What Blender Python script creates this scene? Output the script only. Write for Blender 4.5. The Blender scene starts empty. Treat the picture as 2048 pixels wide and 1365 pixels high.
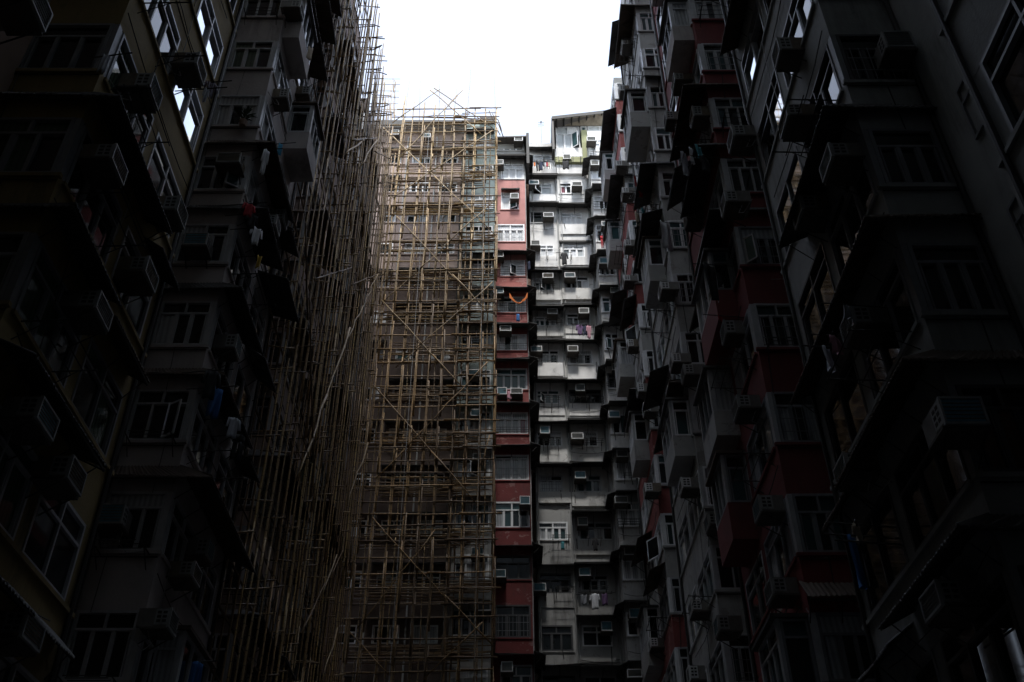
import bpy, math, random
from mathutils import Vector
R = random.Random(7)
S = bpy.context.scene
COL = S.collection
PI = math.pi
# ------------------------------------------------------------------ camera measurements
CAMZ = 1.6
PIT = math.radians(38.0)
CP, SP = math.cos(PIT), math.sin(PIT)
FPX, XC, YC = 1990.0, 1010.0, 682.5

def ray(x, y):
    a = (x - XC) / FPX; b = (YC - y) / FPX
    return a, CP - b * SP, SP + b * CP

def onY(x, y, Y):
    a, dy, dz = ray(x, y); k = Y / dy
    return Vector((a * k, Y, CAMZ + dz * k))

def onX(x, y, X):
    a, dy, dz = ray(x, y); k = X / a
    return Vector((X, dy * k, CAMZ + dz * k))

def proj(p):
    h = p[2] - CAMZ
    dep = p[1] * CP + h * SP
    if dep <= 0.1:
        return (-9999, -9999)
    return XC + FPX * p[0] / dep, YC - FPX * (h * CP - p[1] * SP) / dep

# ------------------------------------------------------------------ materials
MATS = {}

class NT:
    def __init__(s, name):
        m = bpy.data.materials.new(name); m.use_nodes = True
        s.m = m; s.t = m.node_tree; s.b = s.t.nodes['Principled BSDF']
    def n(s, typ, **kw):
        nd = s.t.nodes.new(typ)
        for k, v in kw.items():
            if hasattr(nd, k): setattr(nd, k, v)
        return nd
    def l(s, a, b): s.t.links.new(a, b)
    def pos(s, scale):
        g = s.n('ShaderNodeNewGeometry'); mp = s.n('ShaderNodeMapping')
        mp.inputs['Scale'].default_value = scale
        s.l(g.outputs['Position'], mp.inputs['Vector']); return mp.outputs['Vector']
    def noise(s, scale3, detail=5, rough=0.6, dist=0.0):
        nz = s.n('ShaderNodeTexNoise'); nz.inputs['Scale'].default_value = 1.0
        nz.inputs['Detail'].default_value = detail; nz.inputs['Roughness'].default_value = rough
        nz.inputs['Distortion'].default_value = dist
        s.l(s.pos(scale3), nz.inputs['Vector']); return nz.outputs['Fac']
    def ramp(s, fac, lo, hi, a=0.0, b=1.0):
        r = s.n('ShaderNodeMapRange'); r.clamp = True
        for i, v in ((1, lo), (2, hi), (3, a), (4, b)): r.inputs[i].default_value = v
        s.l(fac, r.inputs[0]); return r.outputs[0]
    def mix(s, fac, c1, c2, mode='MIX'):
        mx = s.n('ShaderNodeMix'); mx.data_type = 'RGBA'; mx.blend_type = mode
        for i, v in ((0, fac), (6, c1), (7, c2)):
            if hasattr(v, 'is_output'): s.l(v, mx.inputs[i])
            elif i == 0: mx.inputs[i].default_value = v
            else: mx.inputs[i].default_value = (*v[:3], 1)
        return mx.outputs[2]
    def mul(s, a, b):
        mt = s.n('ShaderNodeMath'); mt.operation = 'MULTIPLY'
        for i, v in ((0, a), (1, b)):
            if hasattr(v, 'is_output'): s.l(v, mt.inputs[i])
            else: mt.inputs[i].default_value = v
        return mt.outputs[0]

def wall_mat(name, col, grime=0.75, peel=None, mould=0.5, moss=None):
    q = NT(name)
    c = q.mix(q.ramp(q.noise((0.7, 0.7, 0.7), 4), .35, .7), col, [v * .72 for v in col])
    if peel:
        f = q.ramp(q.noise((1.3, 1.3, 1.6), 7, .7, .4), .585, .60)
        c = q.mix(q.mul(f, .85), c, peel)
    # rain streaks: stretched down the wall
    st = q.ramp(q.noise((3.1, 3.1, 0.35), 8, .7, .5), .47, .70)
    big = q.ramp(q.noise((.6, .6, .5), 4), .46, .66)
    c = q.mix(q.mul(q.mul(st, big), grime), c, (.035, .034, .030))
    # black mould patches
    mo = q.ramp(q.noise((1.1, 1.1, .8), 9, .75, .6), .60, .72)
    c = q.mix(q.mul(mo, mould), c, (.022, .024, .020))
    rs = q.ramp(q.noise((9, 9, .35), 3, .5), .70, .78)
    c = q.mix(q.mul(q.mul(rs, big), .6), c, (.16, .085, .03))
    if moss:
        c = q.mix(q.ramp(q.noise((2, 2, 2), 6), .45, .7), c, moss)
    q.l(c, q.b.inputs['Base Color'])
    q.b.inputs['Roughness'].default_value = .88
    bp = q.n('ShaderNodeBump'); bp.inputs['Strength'].default_value = .25; bp.inputs['Distance'].default_value = .03
    q.l(q.noise((14, 14, 14), 5), bp.inputs['Height']); q.l(bp.outputs[0], q.b.inputs['Normal'])
    MATS[name] = q.m; return q.m

def plain(name, col, rough=.6, metal=0., var=.35, scale=3., dirt=(.03, .028, .025), spec=.5):
    q = NT(name)
    f = q.ramp(q.noise((scale, scale, scale * .6), 6, .65), .42, .75)
    c = q.mix(q.mul(f, var), col, dirt)
    q.l(c, q.b.inputs['Base Color'])
    q.b.inputs['Roughness'].default_value = rough; q.b.inputs['Metallic'].default_value = metal
    q.b.inputs['Specular IOR Level'].default_value = spec
    MATS[name] = q.m; return q.m

def glass(name, col, pleat_shade=0.0, rough=.04, var=.3):
    q = NT(name)
    f = q.ramp(q.noise((1.7, 1.7, 1.2), 3), .35, .7)
    c = q.mix(f, col, [v * (1 - var) for v in col])
    if pleat_shade:  # curtain folds, their shade painted in as dark bands
        w = q.n('ShaderNodeTexWave'); w.inputs['Scale'].default_value = 3.2; w.inputs['Distortion'].default_value = 2.5
        w.wave_type = 'BANDS'; w.bands_direction = 'DIAGONAL'
        w.inputs['Detail Scale'].default_value = .4
        q.l(q.pos((1.6, 1.6, .05)), w.inputs['Vector'])
        c = q.mix(q.mul(q.ramp(w.outputs['Fac'], .1, .9), pleat_shade), c, [v * .35 for v in col])
    q.l(c, q.b.inputs['Base Color'])
    q.b.inputs['Roughness'].default_value = .5 if pleat_shade else .3
    q.b.inputs['Specular IOR Level'].default_value = 0.0
    q.b.inputs['Coat Weight'].default_value = 1.0
    q.b.inputs['Coat Roughness'].default_value = rough
    MATS[name] = q.m; return q.m

def bamboo(name, col):
    q = NT(name)
    uv = q.n('ShaderNodeTexCoord'); sx = q.n('ShaderNodeSeparateXYZ'); q.l(uv.outputs['UV'], sx.inputs[0])
    md = q.n('ShaderNodeMath'); md.operation = 'FRACT'
    sc = q.mul(sx.outputs[1], 2.4); q.l(sc, md.inputs[0])
    ring = q.ramp(md.outputs[0], .90, .93)
    oi = q.n('ShaderNodeObjectInfo')
    a = q.mix(oi.outputs['Random'], col, [v * .55 for v in col])
    g = q.ramp(q.noise((2.0, 2.0, .7), 5, .7), .40, .68)
    a = q.mix(q.mul(g, .6), a, (.085, .052, .024))
    a = q.mix(q.mul(ring, .75), a, (.035, .028, .02))
    q.l(a, q.b.inputs['Base Color']); q.b.inputs['Roughness'].default_value = .55
    MATS[name] = q.m; return q.m

def cloth(name, col, stripe=None):
    q = NT(name)
    c = q.mix(q.ramp(q.noise((6, 6, 3), 3), .3, .7), col, [v * .7 for v in col])
    if stripe:
        w = q.n('ShaderNodeTexWave'); w.inputs['Scale'].default_value = 4; q.l(q.pos((2, 2, 2)), w.inputs['Vector'])
        c = q.mix(q.ramp(w.outputs['Fac'], .45, .55), c, stripe)
    q.l(c, q.b.inputs['Base Color']); q.b.inputs['Roughness'].default_value = .9
    MATS[name] = q.m; return q.m

wall_mat('white_plaster', (.83, .82, .80), .65, None, .5)
wall_mat('white_plaster_worn', (.70, .69, .66), .95, (.42, .40, .37), .85)
wall_mat('white_plaster_shaded', (.44, .435, .42), .95, (.30, .29, .27), .8)  # white plaster for the low far floors, shade put into the colour
wall_mat('red_paint_shaded', (.21, .042, .040), .7, (.30, .16, .15), .4)  # red of the low far floors, darkened to paint in the shade
wall_mat('red_paint', (.30, .075, .068), .7, (.44, .20, .18), .35)
wall_mat('red_paint_peeling', (.34, .055, .05), .6, (.42, .40, .38), .3)
wall_mat('old_red_paint', (.21, .045, .045), .5, None, .25); wall_mat('old_red_peeling', (.26, .042, .042), .5, (.45, .44, .42), .3)
wall_mat('faded_red', (.46, .15, .13), .6, (.55, .28, .25), .35)
wall_mat('pink_paint', (.58, .27, .24), .55, None, .25)
wall_mat('ochre_paint', (.29, .215, .085), .75, None, .5)
wall_mat('cream_plaster', (.47, .43, .41), .6, None, .35)
wall_mat('grey_plaster', (.34, .35, .335), .8, None, .5)
wall_mat('pale_grey_plaster', (.46, .46, .44), .9, (.30, .29, .27), .7)
wall_mat('green_grey_paint', (.36, .43, .41), .55, None, .3)
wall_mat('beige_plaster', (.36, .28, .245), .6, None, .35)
wall_mat('deep_shaded_beige', (.125, .09, .075), .6, None, .35)  # darkened copy of the beige wall, scaffold shade painted into it
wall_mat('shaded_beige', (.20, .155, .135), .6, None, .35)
wall_mat('recess_plaster', (.32, .23, .18), .7, None, .5)
wall_mat('moss_fascia', (.36, .37, .20), .6, None, .4)
plain('awning_sheet', (.060, .058, .055), .75, 0, .6, 2.5, (.02, .016, .012))
plain('awning_rust', (.085, .060, .042), .8, 0, .7, 3.0, (.03, .018, .01))
plain('awning_grey', (.14, .14, .135), .75, 0, .6, 2.5, (.03, .025, .02))
plain('awning_brown', (.30, .26, .20), .8, 0, .6, 3.0, (.08, .06, .04))
plain('dark_steel', (.035, .034, .032), .6, .3, .4, 6)
plain('white_frame', (.82, .83, .84), .5, 0, .25, 5)
plain('grey_frame', (.50, .51, .52), .45, .2, .3, 5)
plain('dull_frame', (.25, .26, .27), .5, .2, .3, 5)
plain('dark_frame', (.07, .07, .072), .5, .2, .3, 5)
plain('ac_casing', (.22, .21, .19), .65, 0, .6, 5, (.06, .05, .04))
plain('ac_rim', (.80, .80, .79), .6, 0, .25, 6); plain('ac_rim_dull', (.33, .34, .33), .6, 0, .4, 6); plain('ac_casing_dull', (.20, .19, .175), .7, 0, .5, 6)
plain('ac_coil', (.13, .16, .165), .5, .2, .5, 8)
plain('ac_coil_blue', (.08, .30, .40), .4, .1, .4, 8)
plain('ac_casing_rust', (.20, .165, .12), .75, 0, .8, 7, (.075, .04, .02))
plain('ac_under', (.10, .088, .075), .8, 0, .6, 6)
plain('hose_grey', (.35, .35, .34), .6)
plain('concrete_ground', (.09, .088, .085), .85, 0, .6, 1.2)
plain('roof_sheet', (.13, .115, .105), .8, 0, .5, 2)
plain('leaf', (.03, .06, .022), .5, 0, .3, 9)
glass('pane_dark', (.016, .020, .021))
glass('pane_teal', (.05, .095, .10))
glass('pane_curtain', (.56, .58, .59), .55)
glass('pane_pale', (.84, .86, .88), .14)
glass('pane_frost', (.58, .62, .64), 0.0, .15)
glass('pane_green', (.09, .13, .09), .6)
glass('pane_blue', (.035, .13, .33), .3)
glass('pane_pink', (.32, .12, .15), .6)
glass('pane_warm', (.12, .07, .045), .5)
plain('pane_mirror', (.72, .76, .80), .03, 1.0, .15, 1.5)
bamboo('bamboo_pale', (.47, .325, .155))
bamboo('bamboo_brown', (.20, .122, .055)); bamboo('bamboo_tan', (.38, .235, .095)); bamboo('bamboo_gold', (.50, .33, .12))
for nm, c in dict(black=(.012, .012, .014), white=(.72, .73, .76), red=(.45, .02, .03), orange=(.75, .20, .035), blue=(.03, .14, .38),
                  sky=(.06, .38, .62), purple=(.16, .09, .20), pink=(.58, .30, .36), cream=(.55, .46, .34), teal=(.05, .24, .27),
                  grey=(.24, .25, .27), yellow=(.62, .42, .06), navy=(.02, .03, .07), palegrey=(.5, .52, .56)).items():
    cloth('cloth_' + nm, c)
cloth('cloth_plaid', (.35, .34, .4), (.10, .06, .07))

# ------------------------------------------------------------------ mesh helpers
class F:
    """A wall plane: u runs along it, d stands out of it."""
    def __init__(s, ox, oy, u, n):
        s.o = (ox, oy); s.u = u; s.n = n
    def p(s, u, z, d=0.):
        return (s.o[0] + u * s.u[0] + d * s.n[0], s.o[1] + u * s.u[1] + d * s.n[1], z)

def FY(Y): return F(0, Y, (1, 0), (0, -1))
def FX(s, Xf): return F(s * Xf, 0, (0, 1), (-s, 0))
WORLD = F(0, 0, (1, 0), (0, 1))

class MB:
    def __init__(s):
        s.v = []; s.f = []; s.mi = []; s.mats = []; s.uv = []
    def m(s, name):
        if name not in s.mats: s.mats.append(name)
        return s.mats.index(name)
    def hexa(s, c, mat):
        b = len(s.v); s.v += c; k = s.m(mat)
        for q in ((0, 3, 2, 1), (4, 5, 6, 7), (0, 1, 5, 4), (1, 2, 6, 5), (2, 3, 7, 6), (3, 0, 4, 7)):
            s.f.append(tuple(b + i for i in q)); s.mi.append(k); s.uv.append(None)
    def box(s, fr, u0, u1, z0, z1, d0, d1, mat):
        if u1 < u0: u0, u1 = u1, u0
        if u1 - u0 < 1e-4 or abs(z1 - z0) < 1e-4: return
        s.hexa([fr.p(u0, z0, d0), fr.p(u1, z0, d0), fr.p(u1, z0, d1), fr.p(u0, z0, d1),
                fr.p(u0, z1, d0), fr.p(u1, z1, d0), fr.p(u1, z1, d1), fr.p(u0, z1, d1)], mat)
    def face(s, pts, mat):
        b = len(s.v); s.v += [tuple(p) for p in pts]
        s.f.append(tuple(range(b, b + len(pts)))); s.mi.append(s.m(mat)); s.uv.append(None)
    def tube(s, pts, rad, mat, n=5, cap=True):
        pts = [Vector(p) for p in pts]; k = s.m(mat); b = len(s.v); L = 0.; ls = []
        if not isinstance(rad, (list, tuple)): rad = [rad] * len(pts)
        for i, p in enumerate(pts):
            if i: L += (p - pts[i - 1]).length
            ls.append(L)
            t = (pts[min(i + 1, len(pts) - 1)] - pts[max(i - 1, 0)]).normalized()
            a = t.cross(Vector((.31, .87, .39)) if abs(t.z) > .8 else Vector((0, 0, 1))).normalized(); c = t.cross(a)
            for j in range(n):
                w = 2 * PI * j / n
                s.v.append(tuple(p + (a * math.cos(w) + c * math.sin(w)) * rad[i]))
        for i in range(len(pts) - 1):
            for j in range(n):
                j2 = (j + 1) % n
                s.f.append((b + i * n + j, b + i * n + j2, b + (i + 1) * n + j2, b + (i + 1) * n + j)); s.mi.append(k)
                s.uv.append(((j / n, ls[i]), ((j + 1) / n, ls[i]), ((j + 1) / n, ls[i + 1]), (j / n, ls[i + 1])))
        if cap:
            s.f.append(tuple(b + j for j in range(n))[::-1]); s.mi.append(k); s.uv.append(None)
            e = b + (len(pts) - 1) * n
            s.f.append(tuple(e + j for j in range(n))); s.mi.append(k); s.uv.append(None)
    def build(s, name, parent=None, smooth=False, uv=False):
        if not s.v: return None
        me = bpy.data.meshes.new(name)
        me.from_pydata(s.v, [], s.f)
        for k in s.mats: me.materials.append(MATS[k])
        me.polygons.foreach_set('material_index', s.mi)
        if smooth: me.polygons.foreach_set('use_smooth', [True] * len(s.f))
        if uv:
            lay = me.uv_layers.new(name='UVMap'); i = 0
            for poly, q in zip(me.polygons, s.uv):
                for j in range(poly.loop_total):
                    lay.data[poly.loop_start + j].uv = q[j] if q else (0, 0)
        me.update()
        o = bpy.data.objects.new(name, me); COL.objects.link(o)
        if parent:
            o.parent = parent
            o.matrix_parent_inverse.identity()
            if parent.type == 'EMPTY':
                o.location = tuple(-c for c in parent.location)
        return o

def tag(o, label=None, cat=None, group=None, kind=None):
    if label: o['label'] = label
    if cat: o['category'] = cat
    if group: o['group'] = group
    if kind: o['kind'] = kind
    return o

def thing(name, label, cat, loc=(0, 0, 0), group=None):
    o = bpy.data.objects.new(name, None); COL.objects.link(o)
    o.location = loc; o.empty_display_size = .3
    return tag(o, label, cat, group)

ORD = ('first second third fourth fifth sixth seventh eighth ninth tenth eleventh twelfth thirteenth fourteenth fifteenth sixteenth '
       'seventeenth eighteenth nineteenth twentieth').split()

# ------------------------------------------------------------------ windows, awnings, racks
def window(fr, u0, u1, z0, z1, parent, frame='white_frame', panes=('pane_dark',), n=3, tr=.70, d=0., t=.06, sash=None, ntop=2, rail=None, grille=False):
    if u1 < u0: u0, u1 = u1, u0
    W = MB(); P = MB(); h = z1 - z0
    a, b = d - .09, d + .025
    W.box(fr, u0, u0 + t, z0, z1, a, b, frame); W.box(fr, u1 - t, u1, z0, z1, a, b, frame)
    W.box(fr, u0 + t, u1 - t, z0, z0 + t, a, b, frame); W.box(fr, u0 + t, u1 - t, z1 - t, z1, a, b, frame)
    zt = z0 + h * tr if tr else z1 - t
    if tr: W.box(fr, u0 + t, u1 - t, zt - t * .45, zt + t * .45, a + .004, b - .004, frame)
    def cells(k, za, zb):
        w = (u1 - u0 - 2 * t) / k
        for i in range(k):
            c0 = u0 + t + i * w
            if i: W.box(fr, c0 - t * .42, c0 + t * .42, za, zb, a + .008, b - .008, frame)
            yield c0, c0 + w, za, zb
    todo = list(cells(n, z0 + t, zt - (t * .45 if tr else 0)))
    if tr: todo += list(cells(ntop, zt + t * .45, z1 - t))
    skip = None
    if sash is not None: skip = sash % n
    for i, (c0, c1, za, zb) in enumerate(todo):
        jt = [R.uniform(-.010, .010) for _ in range(3)]
        dd = d - .05
        m = R.choice(panes)
        if i == skip: m = 'pane_dark'; dd = d - .085
        P.face([fr.p(c0, za, dd + jt[0]), fr.p(c1, za, dd + jt[1]), fr.p(c1, zb, dd + jt[1] + jt[2]), fr.p(c0, zb, dd + jt[0] + jt[2])], m)
        if i < n and i != skip and (m != 'pane_dark' or R.random() < .5):   # inner sash border of each casement
            e = .028
            for q in ((c0 + .03, c0 + .03 + e, za, zb), (c1 - .03 - e, c1 - .03, za, zb)):
                W.box(fr, q[0], q[1], q[2], q[3], a + .02, b - .02, frame)
    o = W.build('window', parent)
    P.build('pane', o)
    if sash is not None and n > 0:
        c0, c1, za, zb = todo[skip]
        w = c1 - c0; ang = R.uniform(.35, .95); hinge_left = R.random() < .5
        hu = c0 if hinge_left else c1; sg = 1 if hinge_left else -1
        f2 = F(*fr.p(hu, 0, d + .03)[:2],
               (fr.u[0] * sg * math.cos(ang) + fr.n[0] * math.sin(ang), fr.u[1] * sg * math.cos(ang) + fr.n[1] * math.sin(ang)),
               (-fr.u[0] * sg * math.sin(ang) + fr.n[0] * math.cos(ang), -fr.u[1] * sg * math.sin(ang) + fr.n[1] * math.cos(ang)))
        q = MB(); e = .05
        q.box(f2, 0, e, za, zb, -.02, .02, frame); q.box(f2, w - e, w, za, zb, -.02, .02, frame)
        q.box(f2, e, w - e, za, za + e, -.02, .02, frame); q.box(f2, e, w - e, zb - e, zb, -.02, .02, frame)
        q.box(f2, e, w - e, za + e, zb - e, -.006, .006, R.choice(('pane_teal', 'pane_dark', 'pane_teal')))
        q.build('sash', o)
    if grille:
        g = MB(); k = max(4, int((u1 - u0) / .16))
        for i in range(1, k):
            u = u0 + (u1 - u0) * i / k
            g.box(fr, u - .007, u + .007, z0 + t, zt, d + .03, d + .044, 'dull_frame')
        for zz in (z0 + h * .2, z0 + h * .45):
            g.box(fr, u0 + t, u1 - t, zz, zz + .014, d + .044, d + .056, 'dull_frame')
        g.build('grille', o)
    if rail:
        g = MB(); zr = z0 + h * rail; pr = .22
        for zz in (z0 + .02, (z0 + zr) / 2, zr):
            g.tube([fr.p(u0 - .05, zz, 0), fr.p(u0 - .05, zz, pr), fr.p(u1 + .05, zz, pr), fr.p(u1 + .05, zz, 0)], .013, 'dark_steel', 4)
        k = max(3, int((u1 - u0) / .25))
        for i in range(k + 1):
            u = u0 - .05 + (u1 - u0 + .1) * i / k
            g.tube([fr.p(u, z0, pr), fr.p(u, zr, pr)], .009, 'dark_steel', 4)
        g.build('window_rail', o)
    return o

def sheet(mb, inner, outer, zi, zo, mat, ripple=.0, pitch=.11, th=.025):
    """Corrugated strip between a wall line and an outer line."""
    i0, i1 = Vector((*inner[0], zi)), Vector((*inner[1], zi))
    o0, o1 = Vector((*outer[0], zo)), Vector((*outer[1], zo))
    L = (o1 - o0).length
    n = max(1, int(L / pitch * 4)) if ripple else max(2, int(L / .5))
    t0, t1, sg_ = R.uniform(-.05, .05), R.uniform(-.05, .05), R.uniform(-.05, .02)
    b = len(mb.v); k = mb.m(mat)
    for j in range(n + 1):
        t = j / n
        dz = ripple * math.sin(2 * PI * t * L / pitch) if ripple else 0
        jag = R.uniform(-.012, .012)
        for q_, p in enumerate((i0.lerp(i1, t), o0.lerp(o1, t))):
            dq = dz + q_ * (t0 + (t1 - t0) * t + sg_ * math.sin(PI * t) + jag)
            mb.v.append((p.x, p.y, p.z + dq)); mb.v.append((p.x, p.y, p.z + dq + th))
    for j in range(n):
        a = b + 4 * j; c = a + 4
        for q in ((a, a + 2, c + 2, c), (a + 1, c + 1, c + 3, a + 3), (a + 2, a + 3, c + 3, c + 2), (a, c, c + 1, a + 1)):
            mb.f.append(q); mb.mi.append(k); mb.uv.append(None)
    for q in ((b, b + 1, b + 3, b + 2), (b + 4 * n, b + 4 * n + 2, b + 4 * n + 3, b + 4 * n + 1)):
        mb.f.append(q); mb.mi.append(k); mb.uv.append(None)

def awning(fr, u0, u1, z, pr, drop, parent, mat='awning_sheet', ripple=0., ribs=True, name='awning'):
    if u1 < u0: u0, u1 = u1, u0
    m = MB()
    sheet(m, (fr.p(u0, 0, -.05)[:2], fr.p(u1, 0, -.05)[:2]), (fr.p(u0, 0, pr)[:2], fr.p(u1, 0, pr)[:2]), z, z - drop, mat, ripple)
    if ribs:
        k = max(2, int((u1 - u0) / .75))
        for i in range(k + 1):
            u = u0 + .06 + (u1 - u0 - .12) * i / k
            m.tube([fr.p(u, z - .05, 0), fr.p(u, z - drop - .035, pr - .03)], .018, 'dark_steel', 4)
            m.tube([fr.p(u, z - drop - .38, .01), fr.p(u, z - drop * .8 - .035, pr * .75)], .014, 'dark_steel', 4)
        m.box(fr, u0 + .02, u1 - .02, z - drop - .045, z - drop - .008, pr - .05, pr - .015, 'dark_steel')
    return m.build(name, parent)

def corner_awning(s, Xf, Xr, Y0, Y1, z, pr, drop, parent, mat, ripple):
    m = MB()
    ox = s * (Xf - pr); pe = min(pr, .24)
    sheet(m, ((s * Xr, Y0 + .05), (s * (Xf + .05), Y0 + .05)), ((s * Xr, Y0 - pe), (ox, Y0 - pe)), z, z - drop, mat, ripple)
    sheet(m, ((s * (Xf + .05), Y0 + .05), (s * (Xf + .05), Y1)), ((ox, Y0 - pe), (ox, Y1)), z, z - drop, mat, ripple)
    fx, fy = FX(s, Xf), FY(Y0)
    k = max(2, int((Y1 - Y0) / .8))
    for i in range(k + 1):
        u = Y0 + .1 + (Y1 - Y0 - .2) * i / k
        m.tube([fx.p(u, z - .06, 0), fx.p(u, z - drop - .04, pr - .03)], .018, 'dark_steel', 4)
        m.tube([fx.p(u, z - drop - .4, .01), fx.p(u, z - drop * .8 - .04, pr * .7)], .014, 'dark_steel', 4)
    for i in range(3):
        u = s * (Xf + .1 + (Xr - Xf - .2) * i / 2)
        m.tube([fy.p(u, z - .06, 0), fy.p(u, z - drop - .04, pe - .03)], .018, 'dark_steel', 4)
    m.tube([(ox + s * .03, Y0 - pe + .03, z - drop - .03), (ox + s * .03, Y1 - .02, z - drop - .03)], .02, 'dark_steel', 4)
    m.tube([(ox + s * .03, Y0 - pe + .03, z - drop - .035), (s * Xr, Y0 - pe + .03, z - drop - .035)], .02, 'dark_steel', 4)
    return m.build('awning', parent)

def rack(fr, u0, u1, z, pr, parent):
    """Laundry rack: two arms and three rods standing out of the wall."""
    m = MB()
    for u in (u0, u1):
        m.tube([fr.p(u, z, 0), fr.p(u, z + .03, pr)], .018, 'dark_steel', 4)
        m.tube([fr.p(u, z - .35, 0), fr.p(u, z, pr * .6)], .012, 'dark_steel', 4)
    for k in (.4, .7, .97):
        m.tube([fr.p(u0 - .1, z + .03, pr * k), fr.p(u1 + .1, z + .03, pr * k)], .012, 'dark_steel', 4)
    return m.build('drying_rack', parent)

# ------------------------------------------------------------------ air conditioners (collected, labelled at the end)
AC_MESH = {}
def ac_meshes(kind):
    """casing / coil panel / bracket meshes in local coordinates: x along the wall, y out of the wall, z up; origin at the middle of the wall end."""
    if kind in AC_MESH: return AC_MESH[kind]
    L = F(0, 0, (1, 0), (0, 1))
    w, h, dp, blue, rim, cas = kind
    c = MB(); x = w / 2
    c.box(L, -x + .012, x - .012, .012, h - .012, -.1, dp - .05, cas)
    c.box(L, -x, x, 0, .035, dp - .05, dp, rim); c.box(L, -x, x, h - .035, h, dp - .05, dp, rim)
    c.box(L, -x, -x + .035, .035, h - .035, dp - .05, dp, rim); c.box(L, x - .035, x, .035, h - .035, dp - .05, dp, rim)
    for sg in (-1, 1):          # pale louvred side cheeks
        u = sg * x
        c.box(L, u - sg * .02, u, .05, h - .03, dp * .45, dp - .05, rim)
        for k in range(3):
            z = h * (.25 + .22 * k)
            for y0 in (dp * .52, dp * .72):
                c.box(L, u - sg * .005, u + sg * .004, z, z + h * .13, y0, y0 + dp * .14, 'dark_steel')
    g = MB()
    g.box(L, -x + .035, x - .035, .035, h - .035, dp - .05, dp - .025, 'ac_coil_blue' if blue else 'ac_coil')
    for k in range(1, 6):
        z = .035 + (h - .07) * k / 6
        g.box(L, -x + .035, x - .035, z - .006, z + .006, dp - .025, dp - .012, cas)
    b = MB()
    b.box(L, -x - .03, x + .03, -.045, -.004, .0, dp * .92, 'ac_under')
    for sg in (-1, 1):
        b.tube([(sg * (x - .04), 0.0, -.35), (sg * (x - .04), dp * .8, -.05)], .016, 'dark_steel', 4)
    out = []
    for nm, mb in (('casing', c), ('grille', g), ('bracket', b)):
        me_o = mb.build(nm); out.append((nm, me_o.data)); bpy.data.objects.remove(me_o)
    AC_MESH[kind] = out; return out

ACS = []
def ac(pos, fr, where, scale=1., blue=None, flip=0.):
    """POS: middle of the foot of the unit at the wall; FR: the wall it stands out of."""
    if blue is None: blue = R.random() < .3
    ACS.append((Vector(pos), fr, where, scale, blue, flip))

def finish_acs():
    by = {}
    for a in ACS:
        x, y = proj(a[0])
        if -20 < x < 2068 and -30 < y < 1400: by.setdefault(a[2], []).append((y, a))
    for where, lst in by.items():
        lst.sort(key=lambda t: t[0])
        seen = len(lst)
        for i, (y, (p, fr, _, sc, blue, flip)) in enumerate(lst):
            nth = 'topmost' if i == 0 else ('lowest' if i == seen - 1 else ORD[i] + ' from the top')
            o = thing('air_conditioner', f"air conditioner{' with blue coil' if blue else ''}, {nth} on {where}", 'air conditioner', p, 'window air conditioners on the courtyard walls')
            o.rotation_euler = (0, 0, math.atan2(fr.n[1], fr.n[0]) - PI / 2 + flip)
            near = p.y < 27
            vr = R.choice((.86, .95, 1.0, 1.08)); k = (round(.60 * sc * vr, 2), round(.41 * sc * (2 - vr) * .98, 2), .52 if vr < .9 else .58, blue, 'ac_rim_dull' if near else 'ac_rim', R.choice(('ac_casing_dull', 'ac_casing_rust')) if near else R.choice(('ac_casing', 'ac_casing', 'ac_casing_rust')))
            for nm, me in ac_meshes(k):
                c = bpy.data.objects.new(nm, me); COL.objects.link(c); c.parent = o
            if R.random() < .3 and y > 0 and abs(p.x) > 6.2:
                hz = MB(); x0 = R.choice((-.2, .2))
                hz.tube([(x0, .1, .05), (x0 * 1.2, .28, -.35), (x0 * 2.2, .22, -.55), (x0 * 4, .05, -.42)], .012, 'hose_grey', 4)
                c = hz.build('hose'); c.parent = o

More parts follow.
